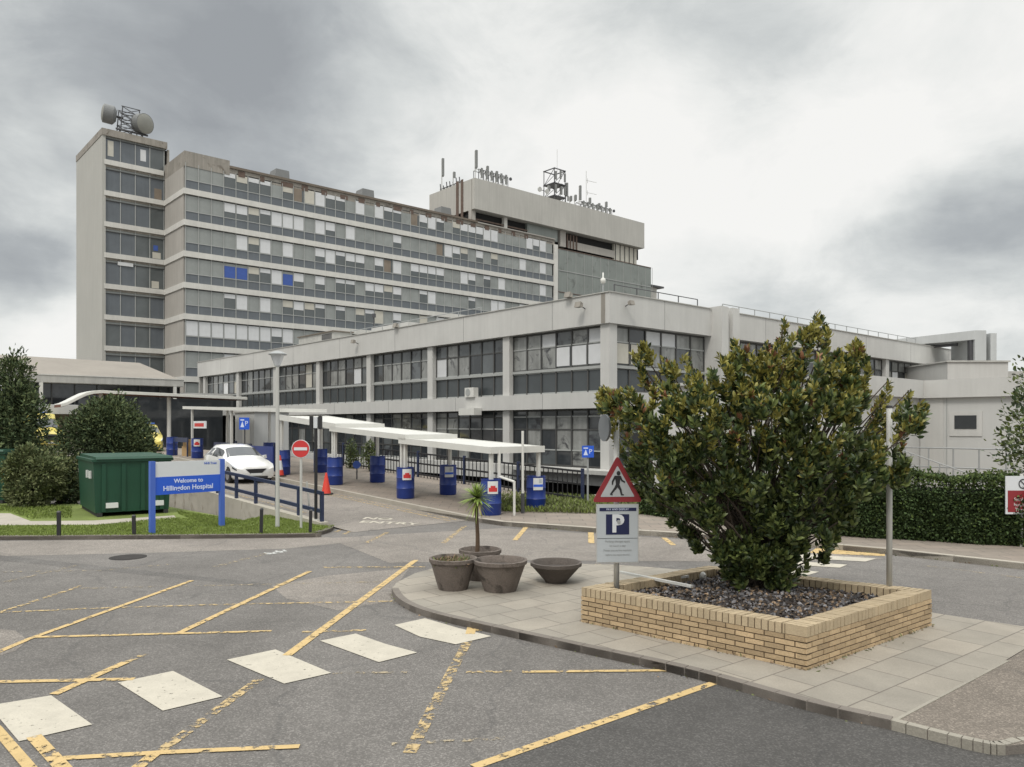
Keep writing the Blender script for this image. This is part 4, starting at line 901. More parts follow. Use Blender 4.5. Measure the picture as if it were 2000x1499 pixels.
bars = [(FR, 0.0, 'blue drum right behind the small palm, with a red and white notice and drainpipe', 'red'), (BK, .1, 'blue drum with a blue and white notice, rightmost of all', 'blue'),
        (FR, 4.15, 'blue drum with a red and white notice in the front row, left of the palm', 'red'), (BK, 4.3, 'blue drum with a pale blue notice, standing behind the palm leaves on the left', 'blue'),
        (FR, 8.62, 'plain blue drum left of the orange cone', None), (BK, 8.65, 'plain blue drum right of the orange cone', None),
        (FR, 12.8, 'plain blue drum just right of the lamp post', None), (BK, 13.07, 'dark blue drum right behind the black sign post', None),
        (BK, 18.0, 'dark blue drum behind the front of the white car', None), (FR, 22.3, 'blue drum with a notice behind the welcome sign, left of the car', 'red'), (FR, 26.0, 'dark blue drum beside the parked ambulance, farthest left', None)]
for k, (a, t, lab, nk) in enumerate(bars):
    o = BP if k == 0 else copy_tree(BP)
    b = TB(t); o.location = L(a, b, ramp_z(b) + .10); tag(o, lab, 'barrel', 'blue drums weighing down the walkway posts')
    o.rotation_euler = (0, 0, R.random() * 6)
for o, (a, t, lab, nk) in zip([x for x in COL.objects if x.name.startswith('barrel')], bars):
    if nk: notice(o, nk, math.radians(-78 if a == BK or t < 3 else -72) - o.rotation_euler[2])
# navy hoarding, black railings, posts beside walkway
def box_thing(name, p, rz_, boxes, label, cat, group=None):
    rt = empty(name, p, rz_, label, cat, group)
    for nm, bb in boxes:
        mb = MB()
        for q in bb: mb.box(*q)
        mb.build(nm, rt)
    return rt
b_ = TB(14.2)
box_thing('navy_hoarding', L(-12.0, b_, ramp_z(b_) + .1), TH, [('panel', [(0, 0, 0, .05, 2.2, 1.02, 'barrel_blue'), (0, 2.2, .1, .05, 6.5, 1.1, 'navy_paint')]), ('post', [(.051, 0, 0, .12, .07, 1.15, 'navy_paint'), (.051, 4, .1, .12, 4.07, 1.2, 'navy_paint')])], 'navy blue hoarding panel beside the front of the white car', 'hoarding')
rt = empty('black_railing', L(-8.0, TB(.6), 0), TH, 'dense black railing along the sunken area behind the blue drums', 'railing')
mb = MB(); n = 70
for i in range(n + 1):
    y = i * .22; z = ramp_z(TB(.6) + y) + .1; mb.box(-.012, y - .012, z, .012, y + .012, z + .92, 'black_paint')
mb.build('bars', rt)
y1 = n * .22
for hz in (.12, .55, .95):
    MB().bar((0, 0, ramp_z(TB(.6)) + .1 + hz), (0, y1, ramp_z(TB(.6) + y1) + .1 + hz), .05, .06, 'black_paint').build('rail', rt)
for i in range(6):
    y = i * 3.0; z = ramp_z(TB(.6) + y) + .1; MB().box(-.04, y - .04, z - .1, .04, y + .04, z + 1.05, 'navy_paint').build('post', rt)
# bicycles stand shapes: low planters of greenery on rail
def roundel(p, label):
    rt = empty('blue_disc_sign', p, 0, label, 'sign'); MB().tube((0, 0, -.6), (0, 0, .1), .025, 'dark_metal').build('post', rt); MB().tube((0, -.04, .0), (0, -.02, .0), .15, 'sign_post_blue', 20).build('disc', rt)
roundel(P(697, 908, 29.5), 'small blue disc on the railing between two plain drums')
def cone(p, label, cols, h=.75, r0=.17):
    rt = empty('traffic_cone', p, R.random(), label, 'traffic cone', 'traffic cones on the ramp'); zs = [0.03, .3, .55, .75, 1.0]
    for i in range(4):
        ra = r0 * (1 - zs[i] * .82); rb = r0 * (1 - zs[i + 1] * .82); smooth_angle(MB().lathe([(ra, zs[i] * h), (rb, zs[i + 1] * h)] + ([(0, h)] if i == 3 else []), cols[i], 20).build('sleeve' if cols[i] == 'sign_white' else 'cone_body', rt))
    MB().box(-r0 * 1.2, -r0 * 1.2, 0, r0 * 1.2, r0 * 1.2, .035, 'rubber').build('base', rt)
oc = 'cone_orange'
k = TB(6.9); cone(L(-13.45, k, ramp_z(k) + .012), 'all orange traffic cone on the kerb of the ramp', [oc, oc, oc, oc], .70, .16)
k = TB(12.2); cone(L(-12.6, k, ramp_z(k) + .116), 'orange and white striped cone beside the no entry sign', [oc, 'sign_white', 'sign_white', oc], .80, .15)

# navy rail on the ramp parapet
nr = empty('navy_railing', L(-16.5, -5.3, 0), TH, 'navy blue two rail barrier on the ramp wall behind the welcome sign', 'railing')
def nz(y): return ramp_z(-5.3 + y) + .09
for y in (.05, 1.3, 2.6, 4.0, 5.4, 6.9, 8.4): MB().box(-.04, y - .04, nz(y) - .03, .04, y + .04, nz(y) + .72, 'navy_paint').build('post', nr)
for hz in (.70, .25): MB().bar((0, 0, nz(0) + hz), (0, 9.0, nz(9.0) + hz), .06, .09, 'navy_paint').build('rail', nr)

# blue P signs and poles
def small_sign(p_base, h, label, w_=.36, hh=.36, col='sign_blue', glyph=True, pole='grey_metal', rz_=0.):
    rt = empty('direction_sign', p_base, rz_, label, 'sign'); MB().tube((0, 0, 0), (0, 0, h), .03, pole).build('post', rt)
    MB().box(-w_ / 2, -.06, h - hh, w_ / 2, -.035, h, col).build('panel', rt)
    if glyph:
        t = text('P', hh * .55, 'text_white', rt, 'symbol', (w_ * .22, -.062, h - hh * .5)); MB().add([(-w_ * .38, -.063, h - hh * .8), (0, -.063, h - hh * .8), (-w_ * .19, -.063, h - hh * .3)], [(0, 1, 2)], 'text_white').box(-w_ * .38, -.066, h - hh * .25, 0, -.062, h - hh * .15, 'text_white').build('arrow', rt)
    return rt
q = G(1148, 985, .1); small_sign(q, H + (HZ - 871) * q.y / F - .1, 'small blue square sign on a grey pole just left of the triangle sign')
q = L(-12.6, on_a(478, -12.6)); q.z = ramp_z(loc(q).y) + .1; small_sign(q, H + (HZ - 816) * q.y / F - q.z, 'small blue square sign on a dark pole behind the white car', .42, .5, pole='dark_metal')
q = G(1021, 1003, .1); o = MB().tube((0, 0, 0), (0, 0, H + (HZ - 842) * q.y / F - .1), .035, 'white_metal').tube((0, 0, 0), (0, 0, .55), .05, 'dark_metal').build('white_pole'); o.location = q; tag(o, 'bare slim white pole rising past the end of the lowest canopy', 'pole')

# ================================================================== LEFT LAWN OBJECTS
# lamp post
q = G(542, 1030, .08)
lpz = H + (HZ - 690) * q.y / F - .08
lt = empty('lamp_post', q, 0, 'tall slim grey lamp post with a tapered lantern on the lawn edge', 'lamp post')
MB().tube((0, 0, 0), (0, 0, lpz - .3), .05, 'post_grey', 12, .04).build('pole', lt)
MB().lathe([(.05, lpz - .33), (.07, lpz - .3), (.17, lpz - .04), (.15, lpz - .04)], 'lamp_glass', 8).build('lantern', lt); MB().lathe([(0, lpz + .06), (.1, lpz + .04), (.22, lpz - .02), (.22, lpz - .045), (0, lpz - .045)], 'grey_metal', 8).build('cap', lt)
# no entry sign
q = G(588, 1032, .08); hz_ = H + (HZ - 877) * q.y / F - .08
ne = empty('no_entry_sign', q, 0, 'round red no entry sign on a grey post beside the lamp post', 'road sign')
MB().tube((0, 0, 0), (0, 0, hz_), .03, 'post_grey', 10).build('post', ne)
MB().tube((0, -.035, hz_), (0, -.02, hz_), .215, 'sign_white', 40).tube((0, -.042, hz_), (0, -.036, hz_), .20, 'red_bright', 40).build('disc', ne)
MB().box(-.155, -.05, hz_ - .035, .155, -.043, hz_ + .035, 'sign_white').build('bar', ne)
# black post with box lantern
q = G(617, 1022, .08); h2 = H + (HZ - 813) * q.y / F - .08
bp = empty('black_post', q, 0, 'black post with a pale head between dark side plates, next to the no entry sign', 'post')
MB().tube((0, 0, .0), (0, 0, .1), .07, 'white_metal').tube((0, 0, .1), (0, 0, h2 - .3), .04, 'black_paint', 10).build('pole', bp)
MB().box(-.05, -.05, h2 - .3, .05, .05, h2 - .02, 'sign_white').build('head', bp)
for x in (-.11, .11): MB().box(x - .03, -.09, h2 - .33, x + .03, .09, h2, 'black_paint').build('side_plate', bp)
q = G(607, 1012, .08); o = MB().tube((0, 0, 0), (-.11, 0, .95), .028, 'concrete_grey').build('leaning_stake'); o.location = q; tag(o, 'thin pale stake leaning beside the black post', 'stake')
BPx = None
for i, (px, py, h_, lab) in enumerate([(115, 1047, .52, 'short black post on the lawn, leftmost'), (262, 1045, .42, 'short black post on the lawn left of the welcome sign'), (510, 1043, .55, 'short black post on the lawn left of the lamp post'), (606, 1041, .50, 'short black post at the right tip of the lawn')]):
    if BPx is None:
        BPx = empty('bollard', (0, 0, 0)); MB().box(-.035, -.035, 0, .035, .035, .5, 'black_paint').build('shaft', BPx); MB().hexa([(-.042, -.042, .5), (.042, -.042, .5), (.042, .042, .5), (-.042, .042, .5)], [(-.02, -.02, .53), (.02, -.02, .53), (.02, .02, .53), (-.02, .02, .53)], 'black_paint').build('cap', BPx); o = BPx
    else: o = copy_tree(BPx)
    o.location = G(px, py, .08); o.scale = (1, 1, h_ / .5); o.rotation_euler = (0, R.uniform(-.04, .04), .2); tag(o, lab, 'bollard', 'short black posts round the lawn')
# welcome sign
pA, pB = G(297, 1042, .08), G(433, 1028, .08); d = pB - pA; rzs = math.atan2(d.y, d.x); wS = d.length
ws = empty('welcome_sign', pA, rzs, 'blue and white hospital welcome sign on two blue posts on the lawn', 'sign')
zt = 1.60; zs_ = H + (HZ - 933) * pA.y / F - .08; zb_ = H + (HZ - 968) * pA.y / F - .08
for x in (0, wS): MB().box(x - .055, -.05, 0, x + .055, .05, zt + .02, 'sign_post_blue').build('post', ws)
MB().box(.055, -.025, zs_, wS - .055, .02, zt, 'sign_white').build('upper_panel', ws); MB().box(.055, -.03, zb_, wS - .055, .025, zs_, 'sign_blue').build('lower_panel', ws)
text('Welcome to', .135, 'text_white', ws, 'lettering', (wS / 2, -.032, zs_ - .11), bold=.003); text('Hillingdon Hospital', .155, 'text_white', ws, 'lettering', (wS / 2, -.032, zs_ - .27), bold=.003)
text('NHS Trust', .07, 'text_blue', ws, 'small_lettering', (wS - .3, -.027, zt - .07), bold=.002)
# green waste container
def skip(p, q, hgt, depth, label, name='waste_container'):
    p = Vector(p); q = Vector(q); d = q - p; wS_ = d.length; rt = empty(name, p, math.atan2(d.y, d.x), label, 'waste container', 'green waste containers')
    g = 'skip_green'
    o = MB().hexa([(0.06, .06, .10), (wS_ - .06, .06, .10), (wS_ - .06, depth, .10), (.06, depth, .10)], [(0, 0, hgt), (wS_, 0, hgt), (wS_, depth, hgt), (0, depth, hgt)], g).build('body', rt)
    mb = MB()
    for x in np.linspace(.25, wS_ - .25, 4): mb.hexa([(x - .05, .01, .12), (x + .05, .01, .12), (x + .05, .05, .12), (x - .05, .05, .12)], [(x - .05, -.03, hgt - .05), (x + .05, -.03, hgt - .05), (x + .05, .0, hgt - .05), (x - .05, .0, hgt - .05)], g)
    mb.build('ribs', rt)
    MB().box(-.04, -.06, hgt, wS_ + .04, depth + .05, hgt + .07, g).build('rim', rt)
    MB().hexa([(.05, -.10, hgt + .07), (wS_ + .02, -.10, hgt + .07), (wS_ + .02, depth, hgt + .07), (.05, depth, hgt + .07)], [(.05, -.06, hgt + .13), (wS_, -.06, hgt + .13), (wS_, depth - .1, hgt + .15), (.05, depth - .1, hgt + .15)], g).build('lid', rt)
    for x in (.45, wS_ - .35): MB().box(x - .15, -.012, .22, x + .15, .035, .36, 'notice_white').build('plate', rt).rotation_euler = (-.03, 0, 0)
    for x in (.1, wS_ - .2): MB().box(x, .02, 0, x + .12, depth, .10, 'rubber').build('skid', rt)
    for y_ in (.3, .8): MB().box(-.05, y_, hgt - .45, -.0, y_ + .12, hgt - .25, 'notice_white').build('side_plate', rt)
    return rt
skip(G(182, 1011, .08), G(335, 1001.5, .08), 1.46, 2.8, 'big dark green waste container standing behind the welcome sign')
skip(G(-170, 984, .08), G(9, 984, .08), 1.55, 2.0, 'second green waste container cut by the left edge of the photo')

# ================================================================== VEHICLES
def loft_vehicle(name, p, heading, S, body_m, label, cat, glass, wheel_x, wr, ww, group=None, lower_m=None):
    rt = empty(name, p, heading, label, cat, group)
    def ring(s):
        x, zb, wb, zbe, wbe, zt, wt = s
        hlf = [(0, zb), (wb * .9, zb), (wb, zb + .10), (wbe, zb + (zbe - zb) * .5), (wbe * .985, zbe), (wt, zt - .07), (wt * .86, zt - .015), (wt * .45, zt + .012), (0, zt + .02)]
        return [(x, y, z) for y, z in hlf] + [(x, -y, z) for y, z in hlf[-2:0:-1]]
    rows = [ring(s) for s in S]; n = len(rows[0]); mb = MB(); vs = [v for r_ in rows for v in r_]; fs = []
    for j in range(len(rows) - 1):
        for i in range(n): fs.append((j * n + i, (j + 1) * n + i, (j + 1) * n + (i + 1) % n, j * n + (i + 1) % n))
    fs.append(tuple(range(n))[::1]); fs.append(tuple(range((len(rows) - 1) * n, len(rows) * n))[::-1])
    mb.add(vs, fs, body_m); o = mb.build('body', rt); o.data.flip_normals(); smooth_angle(o, 38)
    def pt(j, i, off=.008):
        j = max(0, min(len(rows) - 1.0001, j)); a = int(j); f = j - a; i0 = int(i); g = i - i0
        def q(r_, k): return Vector(rows[r_][k % n])
        v = (q(a, i0) * (1 - f) + q(a + 1, i0) * f) * (1 - g) + (q(a, i0 + 1) * (1 - f) + q(a + 1, i0 + 1) * f) * g
        c = Vector((v.x * .9, 0, .7)); nrm = (v - c); nrm.y *= 1.2; return v + nrm.normalized() * off
    def patch(pn, j0, j1, i0, i1, m, off=.010, steps=6, mirror=False, skew=0):
        mb = MB()
        for sgn in ((0, 1) if mirror else (0,)):
            vs = []
            for a in range(steps + 1):
                for b in range(steps + 1):
                    ii = i0 + (i1 - i0) * b / steps; jj = j0 + (j1 - j0) * a / steps + skew * (b / steps)
                    if sgn: ii = n - ii
                    vs.append(pt(jj, ii % n, off))
            mb.add(vs, [(a * (steps + 1) + b, (a + 1) * (steps + 1) + b, (a + 1) * (steps + 1) + b + 1, a * (steps + 1) + b + 1) for a in range(steps) for b in range(steps)], m)
        o = mb.build(pn, rt); o.data.polygons.foreach_set('use_smooth', [True] * len(o.data.polygons)); return o
    for g in glass: patch(*g)
    for x in wheel_x:
        for sgn in (1, -1):
            y = sgn * ww; wh = empty('wheel', (x, y, wr)); wh.parent = rt
            MB().tube((0, -.1, 0), (0, .1, 0), wr, 'rubber', 24).build('tyre', wh); MB().tube((0, .1 * sgn, 0), (0, .112 * sgn, 0), wr * .62, 'alloy', 16).build('rim', wh)
    return rt, patch
S_car = [(2.24, .34, .52, .60, .60, .66, .48), (2.16, .20, .76, .66, .79, .76, .62), (1.85, .17, .85, .78, .87, .87, .70), (1.25, .17, .87, .90, .89, 1.0, .76), (.95, .17, .88, .93, .895, 1.06, .78),
         (.20, .17, .88, .96, .895, 1.45, .63), (-.5, .17, .88, .98, .895, 1.54, .64), (-1.3, .17, .87, 1.0, .89, 1.50, .61), (-1.75, .17, .86, 1.0, .87, 1.36, .58), (-2.1, .22, .80, .98, .82, 1.08, .62), (-2.24, .34, .7, .85, .72, .92, .6)]
bc = TB(12.7); cp = L(-14.05, bc, ramp_z(bc) + .01)
car, patch = loft_vehicle('white_hatchback', cp, math.atan2(-V.y, -V.x), S_car, 'car_white', 'white electric hatchback driving down the ramp towards the camera', 'car',
    [('windscreen', 4.1, 4.95, 5.15, 10.85, 'car_glass'), ('rear_window', 8.1, 8.95, 5.4, 10.6, 'car_glass'), ('side_window', 4.75, 6.4, 4.1, 4.85, 'car_glass', .010, 6, True), ('rear_side_window', 6.5, 8.0, 4.12, 4.8, 'car_glass', .010, 6, True),
     ('headlight', 1.15, 2.35, 3.75, 4.25, 'lamp_glass', .012, 4, True), ('headlight_trim', .95, 2.0, 3.55, 3.78, 'car_trim', .012, 4, True)], (1.38, -1.32), .315, .80)
pit = math.atan(.037); car.rotation_euler = (0, pit, math.atan2(-V.y, -V.x))
car.scale = (.74, .88, .85)
MB().hexa([(2.05, -.30, .42), (2.262, -.22, .42), (2.262, .22, .42), (2.05, .30, .42)], [(2.05, -.52, .64), (2.262, -.44, .62), (2.262, .44, .62), (2.05, .52, .64)], 'car_trim').build('grille', car)
MB().box(2.20, -.5, .2, 2.25, .5, .30, 'car_trim').build('lower_grille', car); MB().box(2.262, -.24, .34, 2.275, .24, .44, 'notice_white').build('number_plate', car)
for s in (1, -1): MB().hexa([(.72, s * .88, .95), (.62, s * 1.05, .95), (.50, s * 1.05, .95), (.52, s * .88, .95)], [(.70, s * .88, 1.08), (.62, s * 1.03, 1.1), (.50, s * 1.03, 1.1), (.52, s * .88, 1.08)], 'car_white').build('wing_mirror', car)
for x in (1.38, -1.32):
    for s in (1, -1): MB().tube((x, s * .868, .33), (x, s * .887, .33), .36, 'car_trim', 24).build('wheel_arch', car)
S_van = [(2.75, .4, .8, .75, .85, .8, .7), (2.65, .3, .92, .95, .95, 1.05, .75), (2.2, .3, .97, 1.2, .98, 1.32, .82), (1.75, .3, .98, 1.3, 1.0, 1.45, .85), (1.15, .3, .98, 1.35, 1.0, 2.15, .82), (.9, .3, .98, 1.4, 1.0, 2.5, .88), (-2.6, .3, .98, 1.4, 1.0, 2.55, .9), (-2.75, .4, .95, 1.4, .97, 2.5, .88)]
vg = [('windscreen', 3.1, 3.95, 5.15, 10.85, 'car_glass'), ('side_window', 3.6, 4.7, 4.1, 4.7, 'car_glass', .01, 4, True), ('grille', .15, .95, 7.2, 8.8, 'car_trim'), ('headlight', .2, .9, 4.0, 5.0, 'lamp_glass', .01, 3, True)]
def amb(px, py, Y, lab, m, hd):
    p = P(px, py, Y); p.z = .86
    rt, pa = loft_vehicle('ambulance', p, hd, S_van, m, lab, 'ambulance', vg, (1.75, -1.7), .36, .88, 'ambulances parked at the entrance')
    pa('stripe', 4.2, 6.6, 2.6, 3.6, 'van_lime', .012, 6, True); MB().box(2.70, -.55, .62, 2.79, .55, .95, 'car_trim').build('grille_opening', rt)
    MB().box(.2, -.6, 2.5, .5, .6, 2.62, 'sign_post_blue').build('light_bar', rt); MB().box(2.74, -.27, .42, 2.81, .27, .54, 'notice_white').build('number_plate', rt)
amb(70, 878, 55, 'lime and yellow ambulance half hidden by the dark tree at left', 'van_yellow', math.radians(-38))
p = P(284, 888, 48); p.z = .86
rc, pt2_ = loft_vehicle('response_car', p, math.radians(-64), S_car, 'van_yellow', 'pale yellow emergency car with a dark grille nosing out from behind the round tree', 'car',
    [('windscreen', 4.1, 4.95, 5.15, 10.85, 'car_glass'), ('side_window', 4.75, 6.4, 4.1, 4.85, 'car_glass', .010, 6, True), ('headlight', 1.15, 2.35, 3.75, 4.25, 'lamp_glass', .012, 4, True)], (1.38, -1.32), .34, .80)
rc.scale = (1.05, 1.05, 1.12)
MB().box(2.12, -.42, .5, 2.27, -.04, .68, 'car_trim').box(2.12, .04, .5, 2.27, .42, .68, 'car_trim').build('grille', rc); MB().box(2.2, -.6, .22, 2.26, .6, .36, 'car_trim').build('lower_grille', rc)
MB().box(-.6, -.5, 1.56, -.3, .5, 1.64, 'sign_post_blue').build('light_bar', rc)
# clutter at the top of the ramp
b_ = TB(23.6); box_thing('blue_barrier', L(-12.2, b_, ramp_z(b_) + .1), TH, [('panel', [(-.03, 0, .72, .03, 2.2, .95, 'navy_paint')]), ('leg', [(-.03, .05, 0, .03, .12, .72, 'navy_paint'), (-.03, 2.1, 0, .03, 2.17, .72, 'navy_paint')])], 'navy barrier beam joining two drums behind the green container', 'barrier')
b_ = TB(24.4); box_thing('cardboard_stack', L(-12.0, b_, ramp_z(b_) + .1), TH + .2, [('box', [(0, 0, 0, .4, .45, .5, 'cardboard')]), ('upper_box', [(.03, .03, .501, .36, .4, .85, 'cardboard')])], 'brown cardboard boxes stacked between two blue drums', 'boxes')
b_ = TB(24.5); box_thing('red_sign_board', L(-9.6, b_ + 4, ramp_z(b_) + 1.5), TH - math.pi / 2, [('board', [(-1.9, 0, 0, .1, .05, .42, 'sign_white')]), ('lettering_band', [(-1.7, -.006, .1, -.2, -.001, .3, 'red_bright')])], 'white board with a red band beside the drums behind the sign', 'sign')
b_ = TB(21.0); box_thing('grey_cabin', L(-9.9, b_, ramp_z(b_) + .1), TH, [('wall', [(0, 0, 0, 1.8, 2.4, 2.3, 'grey_light')]), ('roof', [(-.08, -.08, 2.3, 1.9, 2.5, 2.38, 'concrete_grey')]), ('door', [(-.02, .5, 0, -.002, 1.4, 2.0, 'white_metal')])], 'small grey cabin under the upper canopy behind the white car', 'cabin')

# ================================================================== PLANTER
z1 = .51
A_, B_, C_ = G(1575, 1310, .08), G(1135, 1215, .08), G(1820, 1222, .08); D_ = G(1385, 1105, z1); D_.z = 0
A_.z = B_.z = C_.z = 0
QP = [A_, C_, D_, B_]     # counter clockwise
pl = empty('brick_planter', A_, 0, 'square yellow brick planter with a coping of bricks on edge', 'planter')
def toA(p): return Vector(p) - A_
wt = .22
cen = (A_ + B_ + C_ + D_) / 4
ct, nc = .0575, 6; zc0 = .08
nc = 7; bk = MB(); tp = MB(); mo = MB()
for e in range(4):
    p, q = toA(QP[e]), toA(QP[(e + 1) % 4]); d = (q - p).normalized(); nrm_ = Vector((-d.y, d.x, 0)); Ln = (q - p).length
    ns = (toA(QP[e - 1]) - p).normalized(); ns /= ns.dot(nrm_); ne_ = (toA(QP[(e + 2) % 4]) - q).normalized(); ne_ /= ne_.dot(nrm_)
    def slab(mb, s0, s1, z0, z1_, i0, i1, m):
        k0, k1 = s0 / Ln, s1 / Ln; n0 = ns * (1 - k0) + ne_ * k0; n1 = ns * (1 - k1) + ne_ * k1
        c = [p + d * s0 + n0 * i0, p + d * s1 + n1 * i0, p + d * s1 + n1 * i1, p + d * s0 + n0 * i1]
        mb.hexa([(v.x, v.y, z0) for v in c], [(v.x, v.y, z1_) for v in c], m)
    slab(mo, .012, Ln - .012, .0, z1 - .008, .009, wt - .009, 'mortar')
    bw = .215
    for k in range(nc):
        s = -(.5 * bw) * (k % 2) ; z0 = z1 - .105 - (k + 1) * ct
        while s < Ln:
            j = R.uniform(-.0025, .0025); s0 = max(s + .009, 0); s1 = min(s + bw - .006, Ln)
            if s1 - s0 > .03:
                slab(bk, s0, s1, z0 + .006, z0 + ct - .006, j, .09, 'brick'); slab(bk, max(s0, wt), min(s1, Ln - wt), z0 + .004, z0 + ct - .005, wt - .09, wt + j, 'brick') if k < 2 and min(s1, Ln - wt) - max(s0, wt) > .03 else None
            s += bw
    s = 0; cw = .073
    while s < Ln - wt - .02:
        s1 = min(s + cw, Ln - wt); j = R.uniform(-.003, .003); slab(tp, s + .0065, s1 - .0065, z1 - .105, z1 + R.uniform(-.003, .003), j, wt + j, 'brick_top'); s += cw
mo.build('mortar', pl); bk.build('brick_courses', pl); tp.build('coping', pl)
ins = [toA(v) + (toA(cen) - toA(v)).normalized() * .3 for v in QP]
def soil_grid():
    mb = MB(); n = 34; vs = []
    for i in range(n + 1):
        for j in range(n + 1):
            u, v = i / n, j / n; p = ins[0] * (1 - u) * (1 - v) + ins[1] * u * (1 - v) + ins[2] * u * v + ins[3] * (1 - u) * v
            r_ = math.hypot(u - .5, v - .5); vs.append((p.x, p.y, .40 + .10 * max(0, 1 - r_ * 2.2) + R.uniform(-.012, .012)))
    mb.add(vs, [(i * (n + 1) + j, (i + 1) * (n + 1) + j, (i + 1) * (n + 1) + j + 1, i * (n + 1) + j + 1) for i in range(n) for j in range(n)], 'soil'); return mb
soil_grid().build('soil', pl)
n = 5200; uv = NR.random((n, 2)); I = [np.array(v[:]) for v in ins]
u_, v_ = uv[:, :1], uv[:, 1:]
q = I[0] * (1 - u_) * (1 - v_) + I[1] * u_ * (1 - v_) + I[2] * u_ * v_ + I[3] * (1 - u_) * v_
rr = np.hypot(uv[:, 0] - .5, uv[:, 1] - .5); q[:, 2] = .415 + .10 * np.maximum(0, 1 - rr * 2.2)
dv = NR.normal(size=(n, 3)); dv[:, 2] *= .25
o = leaves('litter', q, dv, .02 + .05 * NR.random(n), .6, ['litter', 'chip_grey', 'soil', 'chip_grey'], NR.integers(0, 4, n), pl); o['kind'] = 'stuff'
# broken white frame on the soil
fr = empty('broken_frame', P(1262, 1138, 10.1), 0, 'broken white timber frame lying on the planter soil behind the parking sign', 'timber frame')
fr.location.z = .45
MB().bar((-.38, -.05, .0), (.62, .35, .03), .05, .03, 'white_metal').build('long_batten', fr); MB().bar((-.28, .42, .07), (.50, -.42, .05), .05, .03, 'white_metal').build('cross_batten', fr)
sc_o = MB().lathe([(0, 0), (.06, .0), (.05, .12), (0, .15)], 'white_metal', 8).build('plastic_bottle', None); sc_o.location = P(1362, 1125, 10.7); sc_o.location.z = .42; sc_o.rotation_euler = (1.2, .3, .5); tag(sc_o, 'crushed pale plastic scrap on the soil at the back of the planter', 'litter')

# sign post with pedestrian triangle and parking plate
sp = Vector(P(1204, 900, 9.68)); sp.z = .42
sgn = empty('parking_sign_post', sp, math.radians(4), 'grey post in the planter with pedestrian warning triangle above a parking plate', 'road sign')
zz_ = lambda y: H + (HZ - y) * 9.62 / F - .42
MB().tube((0, 0, -.1), (0, 0, zz_(815)), .035, 'post_grey', 14).build('post', sgn, True)
def tri_poly(hw, z0, z1t, r=.05):
    pts = [(-hw, z0), (hw, z0), (0, z1t)]; out = []
    for i in range(3):
        p, c, nx = Vector(pts[i - 1]), Vector(pts[i]), Vector(pts[(i + 1) % 3]); a = c + (p - c).normalized() * r; b = c + (nx - c).normalized() * r
        for k in range(6):
            t = k / 5; out.append((a * (1 - t) ** 2 + c * 2 * t * (1 - t) + b * t * t))
    return out
def plate(mb, pts, y0, y1, m):
    n = len(pts); vs = [(p[0], y0, p[1]) for p in pts] + [(p[0], y1, p[1]) for p in pts]
    mb.add(vs, [tuple(range(n)), tuple(range(2 * n - 1, n - 1, -1))] + [(i, n + i, n + (i + 1) % n, (i + 1) % n) for i in range(n)], m); return mb
t0, t1 = zz_(981), zz_(890)
plate(MB(), tri_poly(.315, t0, t1), -.062, -.045, 'red_sign').build('triangle', sgn)
plate(MB(), tri_poly(.215, t0 + .065, t1 - .125, .015), -.066, -.0625, 'tri_face').build('triangle_face', sgn)
# walking figure
pm = MB(); zf = t0 + .095; Y0, Y1 = -.071, -.0665
def seg(mb, p, q, w0, w1, m='black_paint'):
    p, q = Vector(p), Vector(q); d = (q - p).normalized(); n = Vector((-d.y, d.x)); plate(mb, [p - n * w0, q - n * w1, q + n * w1, p + n * w0], Y0, Y1, m)
hc = Vector((.012, zf + .262)); plate(pm, [(hc.x + .024 * math.cos(t), hc.y + .028 * math.sin(t)) for t in np.linspace(0, 2 * math.pi, 16, endpoint=False)], Y0, Y1, 'black_paint')
Y1 -= .0002; seg(pm, (.005, zf + .23), (0, zf + .12), .036, .022); Y0 -= .0004
seg(pm, (0, zf + .125), (-.035, zf + .065), .020, .013); seg(pm, (-.035, zf + .07), (-.088, zf + .0), .013, .009); seg(pm, (-.09, zf + .003), (-.062, zf - .004), .008, .006)
Y0 -= .0004
seg(pm, (0, zf + .125), (.035, zf + .06), .020, .013); seg(pm, (.035, zf + .065), (.052, zf - .008), .013, .010); seg(pm, (.05, zf - .003), (.078, zf - .004), .009, .006)
Y0 -= .0004
seg(pm, (-.025, zf + .225), (-.062, zf + .16), .013, .010); seg(pm, (-.062, zf + .165), (-.066, zf + .12), .010, .008); seg(pm, (.03, zf + .222), (.055, zf + .17), .013, .010); seg(pm, (.053, zf + .173), (.092, zf + .15), .010, .009)
pm.build('walking_figure', sgn)
p0, p1 = zz_(1100), zz_(985); hw = .265
MB().box(-hw, -.062, p0, hw, -.045, p1, 'galv').build('parking_plate', sgn); MB().box(-hw + .012, -.066, p0 + .012, hw - .012, -.0625, p1 - .012, 'panel_grey').build('plate_face', sgn)
MB().box(-.225, -.070, p1 - .085, .235, -.0665, p1 - .045, 'navy_sign').build('header_band', sgn)
text('PAY AND DISPLAY', .034, 'text_white', sgn, 'header_lettering', (0, -.0705, p1 - .065), ext=.001)
MB().box(-.145, -.070, p1 - .375, .145, -.0665, p1 - .125, 'navy_sign').build('symbol_square', sgn)
text('P', .30, 'sign_white', sgn, 'symbol', (0, -.0708, p1 - .25), ext=.001, bold=.010)
MB().tube((.012, -.085, p1 - .215), (.012, -.072, p1 - .215), .022, 'grey_metal', 14).build('bolt', sgn)
MB().box(-hw + .012, -.0685, p1 - .425, hw - .012, -.0665, p1 - .42, 'dark_metal').build('divider', sgn)
